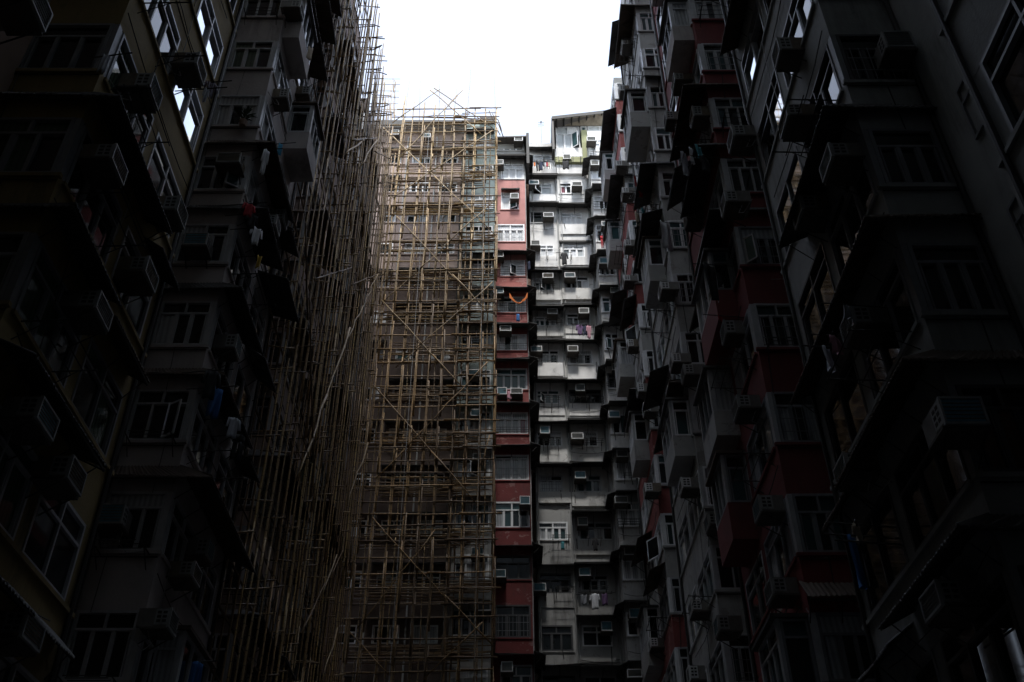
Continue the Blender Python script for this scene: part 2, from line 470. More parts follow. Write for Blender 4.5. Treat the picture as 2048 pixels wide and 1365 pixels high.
# ------------------------------------------------------------------ side blocks: stepped bays along both walls of the courtyard
def side_block(s, Y0, L, Xf, Xr, roof, label, endm, sidem, sill, frames, panes, ripple, aw, solid=None, big=1., z_vis=None, drop_roof=3., sashes=(), grille=False, bare=None):
    root = thing('apartment_building', label, 'apartment building', (s * (Xf + 1), Y0, 0))
    W = MB(); fe, fs = FY(Y0), FX(s, Xf); T = .15
    Y1 = Y0 + L
    W.box(WORLD, s * (Xf + T), s * (Xr + 4), 0, roof, Y0 + T, Y1, sidem)
    W.box(WORLD, s * Xr, s * (Xr + 4.02), 0, roof + drop_roof, Y1 - .02, Y0 + 8.26, 'recess_plaster' if s < 0 else 'grey_plaster')
    zs = [16.85 + 2.8 * k for k in range(-5, 13)]
    e = lambda t: s * (Xf + t)
    WE = Xr - Xf
    vis = []
    for z in zs:
        if z + 1.45 > roof: continue
        ys = [proj((e(.0), y, zz))[1] for y in (Y0, Y1) for zz in (z - .8, z + 1.5)]
        if max(ys) > -40 and min(ys) < 1420: vis.append(z)
    lo, hi = min(vis), max(vis)
    W.box(fe, e(0), e(WE), 0, lo - 1.35, -T, 0, endm); W.box(fs, Y0 + T, Y1, 0, lo - 1.35, -T, 0, endm)
    W.box(fe, e(0), e(WE), hi + 1.45, roof, -T, 0, endm); W.box(fs, Y0 + T, Y1, hi + 1.45, roof, -T, 0, endm)
    mid = Y0 + L * .5
    for k, z in enumerate(vis):
        m = endm if not callable(endm) else endm
        am = solid(k) if solid else endm
        W.box(fe, e(0), e(WE), z - 1.35, z, -T, 0, am)
        W.box(fs, Y0 + T, Y1, z - 1.35, z, -T, 0, am)
        W.box(fe, e(-.05), e(WE), z - .085, z - .01, -.03, .055, sidem)         # sill ledge
        W.box(fs, Y0 + T, Y1, z - .085, z - .01, -.03, .055, sidem)
        W.tube([fe.p(e(0.0), z - .16, .03), fe.p(e(WE), z - .15, .03)], .016, 'dark_steel', 4)  # pipe under the sill
        z1 = z + 1.45
        # piers
        W.box(fe, e(0), e(.11), z, z1, -T, -.004, sill)
        W.box(fe, e(WE - .12), e(WE), z, z1, -T, -.004, sidem)
        W.box(fs, mid - .17, mid + .17, z, z1, -T, -.004, sidem)
        W.box(fs, Y1 - .45, Y1, z, z1, -T, -.004, sidem)
        W.box(fs, Y0 + T, Y0 + T + .06, z, z1, -T, -.006, sill)
        fm = R.choice(frames); pn = R.choice(panes)
        nn = R.choice((2, 3)) if WE < 1.3 else 3
        sa = (R.choice((0, 1, 2)) if (k in sashes) else None)
        window(fe, e(.11), e(WE - .12), z, z1, root, fm, pn, nn, R.choice((.68, .72, .72)), -.01, .062, sa, R.choice((1, 2, 2)), grille=grille and R.random() < .5)
        window(fs, Y0 + T + .06, mid - .17, z, z1, root, fm, R.choice(panes), 3, R.choice((.7, .7, .74)), -.01, .06, 1 if R.random() < .08 and Y0 > 25 else None)
        window(fs, mid + .17, Y1 - .45, z, z1, root, R.choice(frames), ('pane_mirror',) if bare and round(z, 2) in bare else R.choice(panes), 2, R.choice((.7, None)), -.01, .06, None)
        # awnings under this sill, over the windows of the storey below
        a = aw[k % len(aw)]
        mt = R.choice(('awning_sheet', 'awning_sheet', 'awning_rust'))
        pr = R.uniform(.62, .88) if Y0 > 18 else R.uniform(.48, .70); dr = R.uniform(.30, .46)
        if bare and round(z, 2) in bare: a = 0
        za = z - R.uniform(.56, .68)
        if a == 2:
            ye = Y0 + L * R.choice((R.uniform(.42, .7), R.uniform(.42, .7), R.uniform(.8, 1.0)))
            corner_awning(s, Xf, Xr, Y0, ye, za, pr, dr, root, mt, ripple)
            if ye < Y0 + L * .75 and R.random() < .7:
                awning(fs, ye + R.uniform(.05, .3), Y1 - R.uniform(0, .5), za + R.choice((-.3, -.15, .12)), pr * R.uniform(.6, 1.15), dr * R.uniform(.7, 1.5), root, R.choice(('awning_sheet', 'awning_rust', 'awning_rust', 'awning_grey')), ripple or (.012 if R.random() < .5 else 0))
        elif a == 1: awning(fs, Y0 + .1, mid + R.uniform(-.2, 1.2), za, pr, dr, root, mt, ripple)
        elif a == 3: awning(fe, e(-.1), e(WE), za, pr * .5, dr + .1, root, mt, ripple)
        elif a == 4: awning(fs, mid - .1, Y1, za - R.uniform(.1, .4), pr, dr, root, mt, ripple)
        if a == 0 and Y0 > 18 and R.random() < .75:      # enclosed box added outside the wall
            u0 = R.choice((Y0 + .25, mid + .2, Y0 + 1.0)); u1 = min(u0 + R.uniform(1.5, 2.3), Y1 - .1); ex = R.uniform(.55, .85)
            bx_ = MB(); bm2 = R.choice(('pale_grey_plaster', 'pale_grey_plaster', endm, 'cream_plaster'))
            x0, x1 = s * (Xf - ex), s * (Xf + .02)
            bx_.box(WORLD, x0, x1, z - R.uniform(.75, 1.05), z, u0, u1, bm2)
            bx_.box(WORLD, s * (Xf - ex - .12), x1, z + 1.42, z + 1.50, u0 - .1, u1 + .1, R.choice(('awning_sheet', 'awning_grey', 'awning_rust')))
            for yy in (u0 + .04, u1 - .04): bx_.box(WORLD, x0, x0 + s * .08, z, z + 1.42, yy - .04, yy + .04, 'grey_frame')
            bb = bx_.build('balcony', root)
            window(FX(s, Xf - ex), u0 + .08, u1 - .08, z + .004, z + 1.418, root, R.choice(frames), R.choice(panes), 3, R.choice((.7, None)), -.02, .06)
            window(FY(u0), x0 + s * .085, x1 - s * .03, z + .004, z + 1.418, root, R.choice(frames), R.choice(panes), 1, .72, -.02, .055, None, 1)
        if R.random() < .40: rack(fs, Y0 + .4, Y0 + 1.7, z - .05, R.uniform(.7, 1.1), root)
        if R.random() < .22: rack(fe, e(.2), e(WE - .3), z - .1, R.uniform(.4, .7), root)
    W.build('wall', root)
    pm = MB()
    pm.tube([(s * (Xf + .02) - s * .07, Y1 - .2, 3), (s * (Xf + .02) - s * .07, Y1 - .2, roof - .5)], .045, 'dark_steel', 6)
    pm.build('drainpipe', root)
    pm = MB()
    pm.tube([(s * (Xr - .1), Y0 - .09, 3), (s * (Xr - .1), Y0 - .09, roof - .5)], .05, 'dark_steel', 6)
    pm.build('drainpipe', root)
    for k, z in enumerate(vis):
        if R.random() < .75:
            y0 = Y0 + R.uniform(0, .6); y1 = Y1 - R.uniform(0, 1.2); z0 = z + R.uniform(-1.2, -.15); sag = R.uniform(.05, .3)
            cb = MB(); cb.tube([fs.p(y0 + (y1 - y0) * t / 6, z0 + R.uniform(-.02, .02) - sag * (1 - (t / 3 - 1) ** 2), R.uniform(.03, .07)) for t in range(7)], .011, 'dark_steel', 4); cb.build('cable', root)
        if R.random() < .6:
            u = Y0 + R.uniform(.3, L - .3)
            cb = MB(); cb.tube([fs.p(u, z - .1, .04), fs.p(u + R.uniform(-.1, .1), z - 1.3, .06), fs.p(u + R.uniform(-.2, .2), z - 2.9, .04)], .012, R.choice(('hose_grey', 'dark_steel')), 4); cb.build('cable', root)
        if R.random() < .5:
            u = e(R.uniform(.1, WE - .1))
            cb = MB(); cb.tube([fe.p(u, z, .03), fe.p(u + R.uniform(-.1, .1), z - 1.4, .05)], .012, 'dark_steel', 4); cb.build('cable', root)
    # small windows in the recess
    fr_ = FX(s, Xr)
    for k, z in enumerate(vis):
        window(fr_, Y1 + .5, Y0 + 7.4, z + .1, z + 1.3, root, R.choice(frames), R.choice(panes), 2, .7, .02, .06)
    return root, vis

DK = ('pane_dark',); MIXD = ('pane_dark', 'pane_dark', 'pane_curtain', 'pane_teal'); 
NEARP = [DK, DK, ('pane_dark', 'pane_green'), ('pane_dark', 'pane_dark', 'pane_curtain')]
FARP = [DK, MIXD, ('pane_curtain', 'pane_dark'), ('pane_teal', 'pane_dark')]

# left wall (negative X)
BL = {}
BL['A0'] = side_block(-1, 3.15, 5.0, 7.45, 9.0, 50, 'dingy brown apartment block at the picture edge before the ochre block', 'ochre_paint', 'ochre_paint', 'dull_frame', ('dull_frame', 'dark_frame'), NEARP, .016, (2, 1, 2))
BL['A'] = side_block(-1, 11.4, 5.0, 7.45, 9.15, 50, 'ochre painted apartment block with dark awnings and wraparound corner windows', 'ochre_paint', 'ochre_paint', 'dull_frame', ('dull_frame', 'grey_frame'), [DK, ('pane_dark', 'pane_green'), DK], .016, (2, 2, 1, 2), bare=(19.65, 22.45))
BL['B'] = side_block(-1, 19.7, 4.8, 7.45, 9.0, 50, 'cream apartment block with corner windows between ochre block and bamboo scaffold', 'cream_plaster', 'cream_plaster', 'grey_frame', ('grey_frame', 'dull_frame', 'grey_frame'), [DK, DK, ('pane_dark', 'pane_green'), ('pane_dark', 'pane_curtain')], .014, (0, 0, 2, 2, 2, 2, 2), sashes=(5, 2))
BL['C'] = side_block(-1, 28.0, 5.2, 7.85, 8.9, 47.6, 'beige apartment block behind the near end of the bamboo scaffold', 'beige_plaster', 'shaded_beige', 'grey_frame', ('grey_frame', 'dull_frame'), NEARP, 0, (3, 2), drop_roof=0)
BL['D'] = side_block(-1, 36.3, 5.2, 7.85, 8.9, 47.6, 'beige apartment block behind the dense far end of the bamboo scaffold', 'shaded_beige', 'deep_shaded_beige', 'grey_frame', ('grey_frame', 'dull_frame'), NEARP, 0, (3, 2), drop_roof=0)
# right wall (positive X)
BL['R4'] = side_block(1, 3.35, 5.3, 6.35, 7.7, 50, 'dark grey apartment block reaching over the upper corner of the picture', 'grey_plaster', 'grey_plaster', 'dull_frame', ('dull_frame',), NEARP, .016, (2, 1))
BL['R3'] = side_block(1, 11.65, 5.3, 6.35, 7.75, 50, 'dark grey apartment block with long corrugated awnings beside the red block', 'grey_plaster', 'grey_plaster', 'dull_frame', ('dull_frame', 'dark_frame'), [DK, DK, ('pane_dark', 'pane_warm')], .016, (2, 2, 2, 2), grille=True, bare=(19.65, 22.45))
def red_or_peel(k): return 'old_red_peeling' if k in (1,) else 'old_red_paint'
BL['R2'] = side_block(1, 19.8, 5.3, 6.35, 7.7, 50, 'dark red apartment block with wide three light corner windows', 'old_red_paint', 'old_red_paint', 'grey_frame', ('grey_frame', 'grey_frame', 'dull_frame'), [DK, ('pane_dark', 'pane_teal'), ('pane_dark', 'pane_curtain')], .014, (0, 3, 0, 0, 0, 2, 2, 2), solid=red_or_peel, sashes=(4, 6), grille=True)
BL['R1'] = side_block(1, 28.0, 5.3, 6.3, 7.5, 49.6, 'stained grey apartment block standing between two red painted blocks', 'pale_grey_plaster', 'pale_grey_plaster', 'grey_frame', ('grey_frame', 'white_frame'), FARP, 0, (2, 0, 3, 0, 2, 4, 0, 1), drop_roof=1, sashes=(2,), grille=True)
def r0_solid(k): return ('red_paint', 'red_paint', 'pale_grey_plaster', 'red_paint')[k % 4]
BL['R0'] = side_block(1, 36.4, 5.3, 6.35, 7.3, 49.6, 'narrow red and grey apartment block next to the white block', 'pale_grey_plaster', 'pale_grey_plaster', 'white_frame', ('white_frame', 'grey_frame'), FARP, 0, (2, 0, 1, 4, 0), solid=r0_solid, drop_roof=1)

# unseen block behind and over the camera, built tall to shade the courtyard
wg = MB(); root = BL['R4'][0]
wg.box(WORLD, -22, 22, 12.8, 120, -10, 3.1, 'grey_plaster')
wg.box(WORLD, -22, 22, 0, 12.79, -10, -7, 'grey_plaster')
for sg in (-1, 1): wg.box(WORLD, sg * 7.4, sg * 21.9, 0, 12.79, -6.99, 3.08, 'grey_plaster')
for i in range(9):
    for j in range(7):
        wg.box(FY(0), 0, 0, 0, 0, 0, 0, 'pane_dark')
wg.build('unseen_shade_wing', root)

# ------------------------------------------------------------------ far wall of the courtyard
def far_column(root, W, Y, x0, x1, rows, mat_at, pier=None, top=None, bottom=8., T=.15, step=False):
    """ROWS: window outlines measured in the photograph (x0,y0,x1,y1) and set on the wall plane Y, top row first."""
    fr = FY(Y); prev = top
    for i, r in enumerate(rows):
        px = r['r']
        a = onY(px[0], px[3], Y); b = onY(px[2], px[1], Y)
        u0 = max(a.x, x0 + .06); u1 = min(b.x, x1 - .06)
        zb = a.z; zt = b.z
        m = mat_at(i)
        W.box(fr, x0, x1, zt, prev, -T, 0, m)                       # header and apron above this row
        W.box(fr, x0, u0, zb, zt, -T, -.003, pier or m); W.box(fr, u1, x1, zb, zt, -T, -.003, pier or m)
        W.box(fr, u0 - .05, u1 + .05, zb - .06, zb - .002, -.03, .05, m)
        window(fr, u0, u1, zb, zt, root, r.get('f', 'white_frame'), r.get('p', MIXD), r.get('n', 3), r.get('t', .68), -.02, r.get('w', .082), r.get('s'), r.get('nt', 2), r.get('rail'), r.get('g', False))
        if step and R.random() < .7: W.box(fr, x0 + R.choice((.02, .12)), x1 - R.choice((.02, .14)), zb - R.uniform(.6, 1.0), zb - .062, -.02, R.choice((.05, .09, .14, .2)), m)
        aw = r.get('a', 1)
        if aw:
            pr = r.get('ap', R.uniform(.6, .8)) * 1.12
            awning(fr, r.get('a0', x0 - .05), r.get('a1', x1 + .05), zt + r.get('az', .5), pr, R.uniform(.2, .34), root, r.get('am', 'awning_sheet'), 0)
        prev = zb
    W.box(fr, x0, x1, bottom, prev, -T, 0, mat_at(len(rows)))

def rw(x0, y0, x1, y1, **k): return dict(r=(x0, y0, x1, y1), **k)
PALE = ('pane_pale', 'pane_pale', 'pane_frost'); CUR = ('pane_curtain', 'pane_curtain', 'pane_dark')

# --- white block
WB = thing('apartment_building', 'stained white plaster apartment block at the end of the courtyard', 'apartment building', (3.5, 46, 0))
W = MB()
W.box(WORLD, 1.62, 12, 0, 53.9, 46.15, 52, 'white_plaster_worn')
c1 = [rw(1067, 311, 1102, 337, p=PALE, n=4, a=1, ap=.5), rw(1061, 368, 1104, 390, p=PALE, n=2, s=0, ap=.6), rw(1061, 425, 1105, 446, p=DK, n=2, f='dark_frame', ap=.6),
      rw(1078, 490, 1108, 514, p=('pane_pale',), n=2, a=0), rw(1061, 557, 1104, 582, s=1, n=3, ap=.6, rail=None), rw(1066, 634, 1112, 653, n=4, ap=.75),
      rw(1080, 700, 1118, 728, n=2, p=CUR, g=True), rw(1073, 780, 1119, 809, p=('pane_teal',), n=3, s=0, f='white_frame'), rw(1073, 863, 1124, 894, p=('pane_dark', 'pane_pale'), n=4),
      rw(1079, 951, 1125, 985, p=CUR, n=3, f='grey_frame', g=True), rw(1068, 1044, 1135, 1081, p=MIXD, n=4, a=0), rw(1070, 1147, 1142, 1188, p=DK, n=3, f='dark_frame', ap=.4),
      rw(1072, 1251, 1145, 1303, p=DK, n=3, f='dark_frame', a=0), rw(1075, 1352, 1150, 1400, p=DK, n=3, f='dark_frame')]
c2 = [rw(1116, 311, 1163, 333, p=('pane_pale', 'pane_teal', 'pane_dark'), n=3, a=0), rw(1119, 366, 1166, 388, p=('pane_frost', 'pane_pink', 'pane_dark'), n=4, a=0), rw(1122, 427, 1164, 450, p=PALE, n=4, ap=.6),
      rw(1124, 491, 1169, 515, p=PALE, n=3, a=1, ap=.15), rw(1130, 553, 1177, 578, p=('pane_dark', 'pane_pale'), n=4, ap=.55), rw(1133, 627, 1181, 652, p=('pane_pale', 'pane_dark'), n=4, ap=.6),
      rw(1137, 700, 1184, 729, p=CUR, n=3, g=True), rw(1139, 780, 1203, 808, p=DK, n=3, f='dark_frame', rail=.35, ap=.7), rw(1146, 863, 1195, 894, p=CUR, n=3, g=True),
      rw(1152, 950, 1202, 985, p=MIXD, n=3, f='grey_frame'), rw(1157, 1044, 1224, 1081, p=MIXD, n=4, f='grey_frame', ap=.8), rw(1162, 1150, 1216, 1183, p=DK, n=3, f='grey_frame'),
      rw(1165, 1251, 1223, 1294, p=DK, n=2, f='white_frame'), rw(1170, 1352, 1232, 1400, p=DK, n=3, f='grey_frame')]
MW = lambda i: 'white_plaster_shaded' if i > 9 else ('white_plaster_worn' if i in (4, 5, 8, 9) else 'white_plaster')
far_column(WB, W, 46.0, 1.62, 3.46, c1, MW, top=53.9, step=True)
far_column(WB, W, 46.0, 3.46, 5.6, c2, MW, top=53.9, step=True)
# parapet
W.box(WORLD, 1.62, 3.7, 53.9, 55.0, 46.02, 46.35, 'white_plaster_worn')
# corner bay
W.box(WORLD, 5.72, 12, 0, 54.6, 44.8, 50.2, 'white_plaster_worn')
W.box(WORLD, 5.6, 5.75, 8, 54.6, 44.66, 46.0, 'pale_grey_plaster')
c3 = [rw(1176, 279, 1212, 303, p=PALE, n=3, a=0), rw(1183, 330, 1212, 359, p=PALE, n=3, ap=.6), rw(1184, 393, 1218, 419, p=('pane_pale', 'pane_dark'), n=3, rail=.4, ap=.8), rw(1189, 450, 1225, 484, p=CUR, n=3, ap=.6),
      rw(1195, 524, 1230, 551, p=MIXD, n=3, rail=.3, ap=.8), rw(1200, 594, 1236, 625, p=('pane_blue', 'pane_blue', 'pane_teal'), n=2, ap=.75), rw(1203, 666, 1237, 701, p=DK, n=2, s=0, ap=.7),
      rw(1209, 747, 1241, 777, p=DK, n=2, f='dark_frame', rail=.3, ap=.9), rw(1218, 828, 1271, 868, p=('pane_curtain', 'pane_dark', 'pane_teal'), n=3, t=None, ap=.9), rw(1234, 921, 1273, 960, p=CUR, n=2, t=None, ap=.8),
      rw(1235, 1004, 1292, 1054, p=CUR, n=3, rail=.25, ap=.8), rw(1244, 1120, 1294, 1161, p=CUR, n=3, t=None, ap=.9, am='awning_rust'), rw(1247, 1225, 1315, 1273, p=MIXD, n=3, ap=.8), rw(1250, 1345, 1320, 1395, p=DK, n=3)]
far_column(WB, W, 44.65, 5.6, 7.15, c3, lambda i: 'white_plaster_shaded' if i > 9 else ('white_plaster_worn' if i in (5, 6, 8, 9) else 'white_plaster'), top=54.6)
W.build('wall', WB)
for i, c in enumerate(c3):      # awning returns on the corner bay
    if c.get('a', 1):
        zt = onY(c['r'][0], c['r'][1], 44.65).z
        awning(F(5.6, 0, (0, 1), (-1, 0)), 44.3, 45.9, zt + .42, .45, .2, WB, 'awning_sheet', 0)
pm = MB(); pm.tube([(3.42, 45.92, 9), (3.40, 45.92, 53)], .05, 'hose_grey', 6); pm.build('drainpipe', WB)
pm = MB(); pm.tube([(5.45, 45.92, 9), (5.45, 45.92, 53)], .045, 'hose_grey', 6); pm.build('drainpipe', WB)

for k in range(13):
    z = 19.2 + 2.797 * k
    for (u0, u1, Yw) in ((1.7, 3.3, 45.95), (3.5, 5.4, 45.95), (5.65, 7.0, 44.6)):
        if R.random() < .55:
            cb = MB(); za = z - R.uniform(.1, .9)
            cb.tube([(u0 + (u1 - u0) * t / 5, Yw - R.uniform(0, .04), za - .12 * (1 - (t / 2.5 - 1) ** 2)) for t in range(6)], .012, 'dark_steel', 4); cb.build('cable', WB)
        if R.random() < .8:
            cb = MB(); u = R.uniform(u0, u1)
            cb.tube([(u, Yw - .05, z - .05), (u + R.uniform(-.05, .1), Yw - .12, z - R.uniform(.5, 1.1))], .022, 'dark_steel', 4); cb.build('clothes_rod', WB)
        if R.random() < .4:
            u = R.uniform(u0, u1 - .5); rack(FY(Yw), u - .1, u + .7, z - .08, R.uniform(.5, .8), WB)
for (u, Yw) in ((1.72, 45.9), (3.54, 45.93), (5.52, 45.5)):
    pm = MB(); pm.tube([(u, Yw, 9), (u, Yw, 36 + u), (u + .12, Yw, 36.4 + u), (u + .12, Yw, 53.5)], .035, 'hose_grey', 6); pm.build('drainpipe', WB)

# --- hut on the white block
HT = thing('rooftop_hut', 'glazed rooftop hut under a sloping sheet roof on the white block', 'rooftop hut', (4.8, 45.9, 55))
h = MB(); hy = 45.75; fr = FY(hy)
zb = onY(1110, 296, hy).z; zt = onY(1110, 254, hy).z
h.box(fr, 3.42, 5.3, zb - 1.05, zb + .0, -.3, 0, 'white_plaster')
h.box(WORLD, 3.4, 7.6, zb - 1.05, zt + .4, hy + .31, hy + 4, 'pale_grey_plaster')
h.box(fr, 5.72, 7.5, zt - .75, zt - .35, -.25, -.02, 'white_plaster')
h.build('wall', HT)
window(fr, 3.55, 5.2, zb, zt + .1, HT, 'white_frame', ('pane_pale', 'pane_pale', 'pane_frost'), 3, .66, -.1, .06, 2)
window(fr, 5.3, 5.72, zt - .5, zt + .1, HT, 'white_frame', ('pane_teal',), 1, None, -.06, .05)
window(fr, 5.8, 7.45, zt - .35, zt + .1, HT, 'white_frame', ('pane_frost', 'pane_pale', 'pane_teal'), 2, None, -.06, .05)
f_ = MB()
f_.box(fr, 3.40, 5.3, zb - 1.58, zb - 1.06, -.3, .14, 'moss_fascia'); f_.box(fr, 5.302, 5.70, zb - 1.58, zt - .52, -.3, .142, 'moss_fascia')
f_.box(fr, 5.702, 7.4, zt - 1.25, zt - .76, -.3, .16, 'moss_fascia')
for k in range(8):
    u = 3.6 + k * .5
    if k < 4: f_.box(fr, u, u + .035, zb - 1.6, zb - 1.03, .1, .165, 'dark_steel')
    elif k > 4: f_.box(fr, u, u + .035, zt - 1.27, zt - .74, .1, .185, 'dark_steel')
f_.build('fascia', HT)
rf = MB()
ra = onY(1103, 237, 45.0); rb = onY(1222, 228, 45.0)
b = [(3.25, 44.95, ra.z), (7.6, 44.95, ra.z + .75), (7.6, 49.5, ra.z + .55), (3.25, 49.5, ra.z - .2)]
rf.hexa([(x, y, z) for x, y, z in b] + [(x, y, z + .1) for x, y, z in b], 'roof_sheet')
rf.box(FY(44.99), 3.22, 3.36, zb - 1., ra.z + .05, -1.1, 0, 'dark_steel')
b2 = [(3.25, 44.92, ra.z - .02), (7.6, 44.92, ra.z + .73), (7.6, 44.97, ra.z + .73), (3.25, 44.97, ra.z - .02)]
rf.hexa([(x, y, z - .16) for x, y, z in b2] + [(x, y, z + .14) for x, y, z in b2], 'awning_sheet')
for k in range(8):
    x = 3.6 + .53 * k
    rf.tube([(x, 44.98, ra.z + (x - 3.25) / 4.35 * .75 - .05), (x, 45.76, ra.z + (x - 3.25) / 4.35 * .75 - .10)], .045, 'dark_steel', 4)
b3 = [(3.3, 45.74, zt + .1), (7.6, 45.74, zt + .1), (7.6, 44.97, ra.z + .70), (3.3, 44.97, ra.z - .05)]
rf.hexa([(x, y, z) for x, y, z in b3] + [(x, y, z + .03) for x, y, z in b3], 'awning_brown')
rf.build('roof', HT)
an = MB(); p = onY(1083, 286, 46.2); q = onY(1082, 246, 46.2)
an.tube([p - Vector((0, 0, .6)), q], .025, 'hose_grey', 5)
for k in (0, .18, .36): an.tube([q + Vector((-.22, 0, -k)), q + Vector((.22, 0, -k + .04))], .018, 'hose_grey', 4)
an.tube([q + Vector((0, -.1, .02)), q + Vector((0, .1, .12))], .06, 'hose_grey', 6)
tag(an.build('antenna'), 'thin pole antenna on the white block parapet', 'antenna')

for (x, z0, h_, Yb, t) in ((.4, 53.4, 2.2, 46.5, 'short forked antenna on the red column roof'), (-2.2, 56.4, 1.7, 46.5, 'small antenna on the scaffolded beige wall roof')):
    an = MB(); an.tube([(x, Yb, z0), (x + .03, Yb, z0 + h_)], .022, 'dark_steel', 5)
    for k in range(4): an.tube([(x - .3 + .04 * k, Yb, z0 + h_ - .12 * k), (x + .3 - .04 * k, Yb, z0 + h_ - .12 * k + .02)], .012, 'dark_steel', 4)
    tag(an.build('antenna'), t, 'antenna')
# --- red column
RB = thing('apartment_building', 'red and faded pink column of flats between scaffold and white block', 'apartment building', (.3, 44.7, 0))
W = MB()
W.box(WORLD, -.62, 1.28, 0, 52.9, 44.85, 50, 'red_paint')
W.box(WORLD, 1.2, 1.70, 8, 53.6, 47.2, 50, 'recess_plaster')
W.box(WORLD, 1.285, 1.35, 8, 53.2, 44.75, 47.2, 'pale_grey_plaster')
cr = [rw(993, 281, 1047, 302, p=('pane_curtain', 'pane_pale'), n=4, a=0, t=.6), rw(1002, 329, 1047, 359, p=PALE, n=3, ap=.6), rw(1002, 386, 1037, 420, p=('pane_pale', 'pane_frost'), n=2, s=1, t=.8, ap=.35, a0=-.25, a1=.95, az=.3),
      rw(990, 449, 1049, 484, p=('pane_curtain', 'pane_pale'), n=4, a=0, g=True), rw(1001, 521, 1050, 553, p=PALE, n=3, rail=.28, s=1, ap=.62), rw(995, 594, 1053, 626, p=CUR, n=3, rail=.3, ap=.6),
      rw(991, 669, 1056, 702, p=('pane_curtain', 'pane_pale', 'pane_dark'), n=4, t=None, rail=.3, ap=.62), rw(989, 737, 1058, 780, p=('pane_teal',), n=4, f='grey_frame', ap=.6), rw(992, 825, 1060, 869, p=('pane_pink', 'pane_curtain'), n=4, rail=.22, ap=.6),
      rw(988, 910, 1060, 961, p=CUR, n=4, g=True, t=.84, ap=.6), rw(988, 1004, 1060, 1056, p=('pane_teal', 'pane_curtain', 'pane_dark'), n=4, a=0), rw(990, 1111, 1061, 1160, p=DK, n=3, f='dark_frame', ap=.5),
      rw(990, 1210, 1061, 1276, p=DK, n=3, f='dark_frame', a=0, g=True), rw(1000, 1330, 1066, 1400, p=('pane_dark', 'pane_teal'), n=3, f='grey_frame', ap=.6)]
mr = lambda i: ('pale_grey_plaster', 'pale_grey_plaster', 'pink_paint', 'pink_paint', 'pink_paint', 'faded_red')[i] if i < 6 else ('red_paint' if i < 10 else 'red_paint_shaded')
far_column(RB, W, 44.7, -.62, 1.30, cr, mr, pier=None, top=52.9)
W.build('wall', RB)
for i, c in enumerate(cr):       # awning returns over the dark recess
    if c.get('a', 1) and i != 2:
        zt = onY(c['r'][0], c['r'][1], 44.7).z
        awning(F(1.355, 0, (0, 1), (1, 0)), 44.1, 46.8, zt + .42, .5, .2, RB, 'awning_sheet', 0)
rr = MB(); z = 53.0
rr.hexa([(-.7, 44.1, z + .35), (1.5, 44.1, z + .45), (1.5, 49, z + .2), (-.7, 49, z + .15), (-.7, 44.1, z + .45), (1.5, 44.1, z + .55), (1.5, 49, z + .3), (-.7, 49, z + .25)], 'roof_sheet')
rr.box(FY(44.1), 1.42, 1.6, z - 2.2, z + .8, -1.5, .02, 'awning_sheet')
rr.build('roof', RB)

# --- scaffolded beige wall with green column
GB = thing('apartment_building', 'beige and grey green apartment wall behind the far bamboo scaffold', 'apartment building', (-4, 46, 0))
W = MB()
W.box(WORLD, -9.5, -2.62, 0, 56.0, 46.15, 52, 'deep_shaded_beige')
W.box(WORLD, -2.62, -.66, 0, 55.4, 44.85, 52, 'green_grey_paint')
ZF = [19.2 + 2.797 * k for k in range(-2, 14)]
fg, fb = FY(44.7), FY(46.0)
prev = 55.4
for k, z in enumerate(reversed(ZF)):
    z1 = min(z + 1.3, 55.1)
    if z > 54.5: continue
    gm = 'green_grey_paint' if k < 10 else 'pale_grey_plaster'
    W.box(fg, -2.62, -.66, z1, prev, -.15, 0, gm)
    W.box(fg, -2.62, -2.5, z, z1, -.15, -.003, gm); W.box(fg, -.78, -.66, z, z1, -.15, -.003, gm)
    W.box(fg, -2.6, -.7, z - .06, z - .004, -.03, .05, gm)
    window(fg, -2.5, -.78, z, z1, GB, R.choice(('white_frame', 'white_frame', 'grey_frame')), R.choice((PALE, CUR, MIXD, MIXD)), R.choice((3, 4)), .66, -.02, .065, R.choice((None, None, 1)))
    if R.random() < .6: awning(fg, -2.7, -.7, z1 + .4, R.uniform(.4, .6), .2, GB, 'awning_sheet', 0)
    prev = z
W.box(fg, -2.62, -.66, 6, prev, -.15, 0, 'pale_grey_plaster')
prev = 56.0
for k, z in enumerate(reversed(ZF)):
    bm_ = 'beige_plaster' if k < 6 else 'deep_shaded_beige'
    z1 = z + 1.05; zz = z + .12
    if z > 54.5: continue
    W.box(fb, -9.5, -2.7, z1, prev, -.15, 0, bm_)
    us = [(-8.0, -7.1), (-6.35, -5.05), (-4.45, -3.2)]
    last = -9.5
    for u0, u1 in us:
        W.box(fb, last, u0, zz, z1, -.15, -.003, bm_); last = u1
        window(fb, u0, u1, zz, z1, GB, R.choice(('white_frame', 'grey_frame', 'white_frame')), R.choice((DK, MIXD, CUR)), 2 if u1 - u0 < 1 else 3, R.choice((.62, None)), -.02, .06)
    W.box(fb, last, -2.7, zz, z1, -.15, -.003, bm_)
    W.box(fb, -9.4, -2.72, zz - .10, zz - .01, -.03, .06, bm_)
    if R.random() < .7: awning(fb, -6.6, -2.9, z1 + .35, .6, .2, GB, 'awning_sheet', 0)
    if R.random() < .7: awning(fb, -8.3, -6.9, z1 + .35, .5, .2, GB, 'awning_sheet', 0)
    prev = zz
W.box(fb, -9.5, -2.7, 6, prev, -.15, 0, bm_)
for u in (-6.75, -4.75, -2.95):
    pm = MB(); pm.tube([(u, 45.9, 9), (u + .03, 45.9, 55.5)], .05, R.choice(('hose_grey', 'dark_steel')), 6); pm.build('drainpipe', GB)
W.build('wall', GB)
rr = MB()
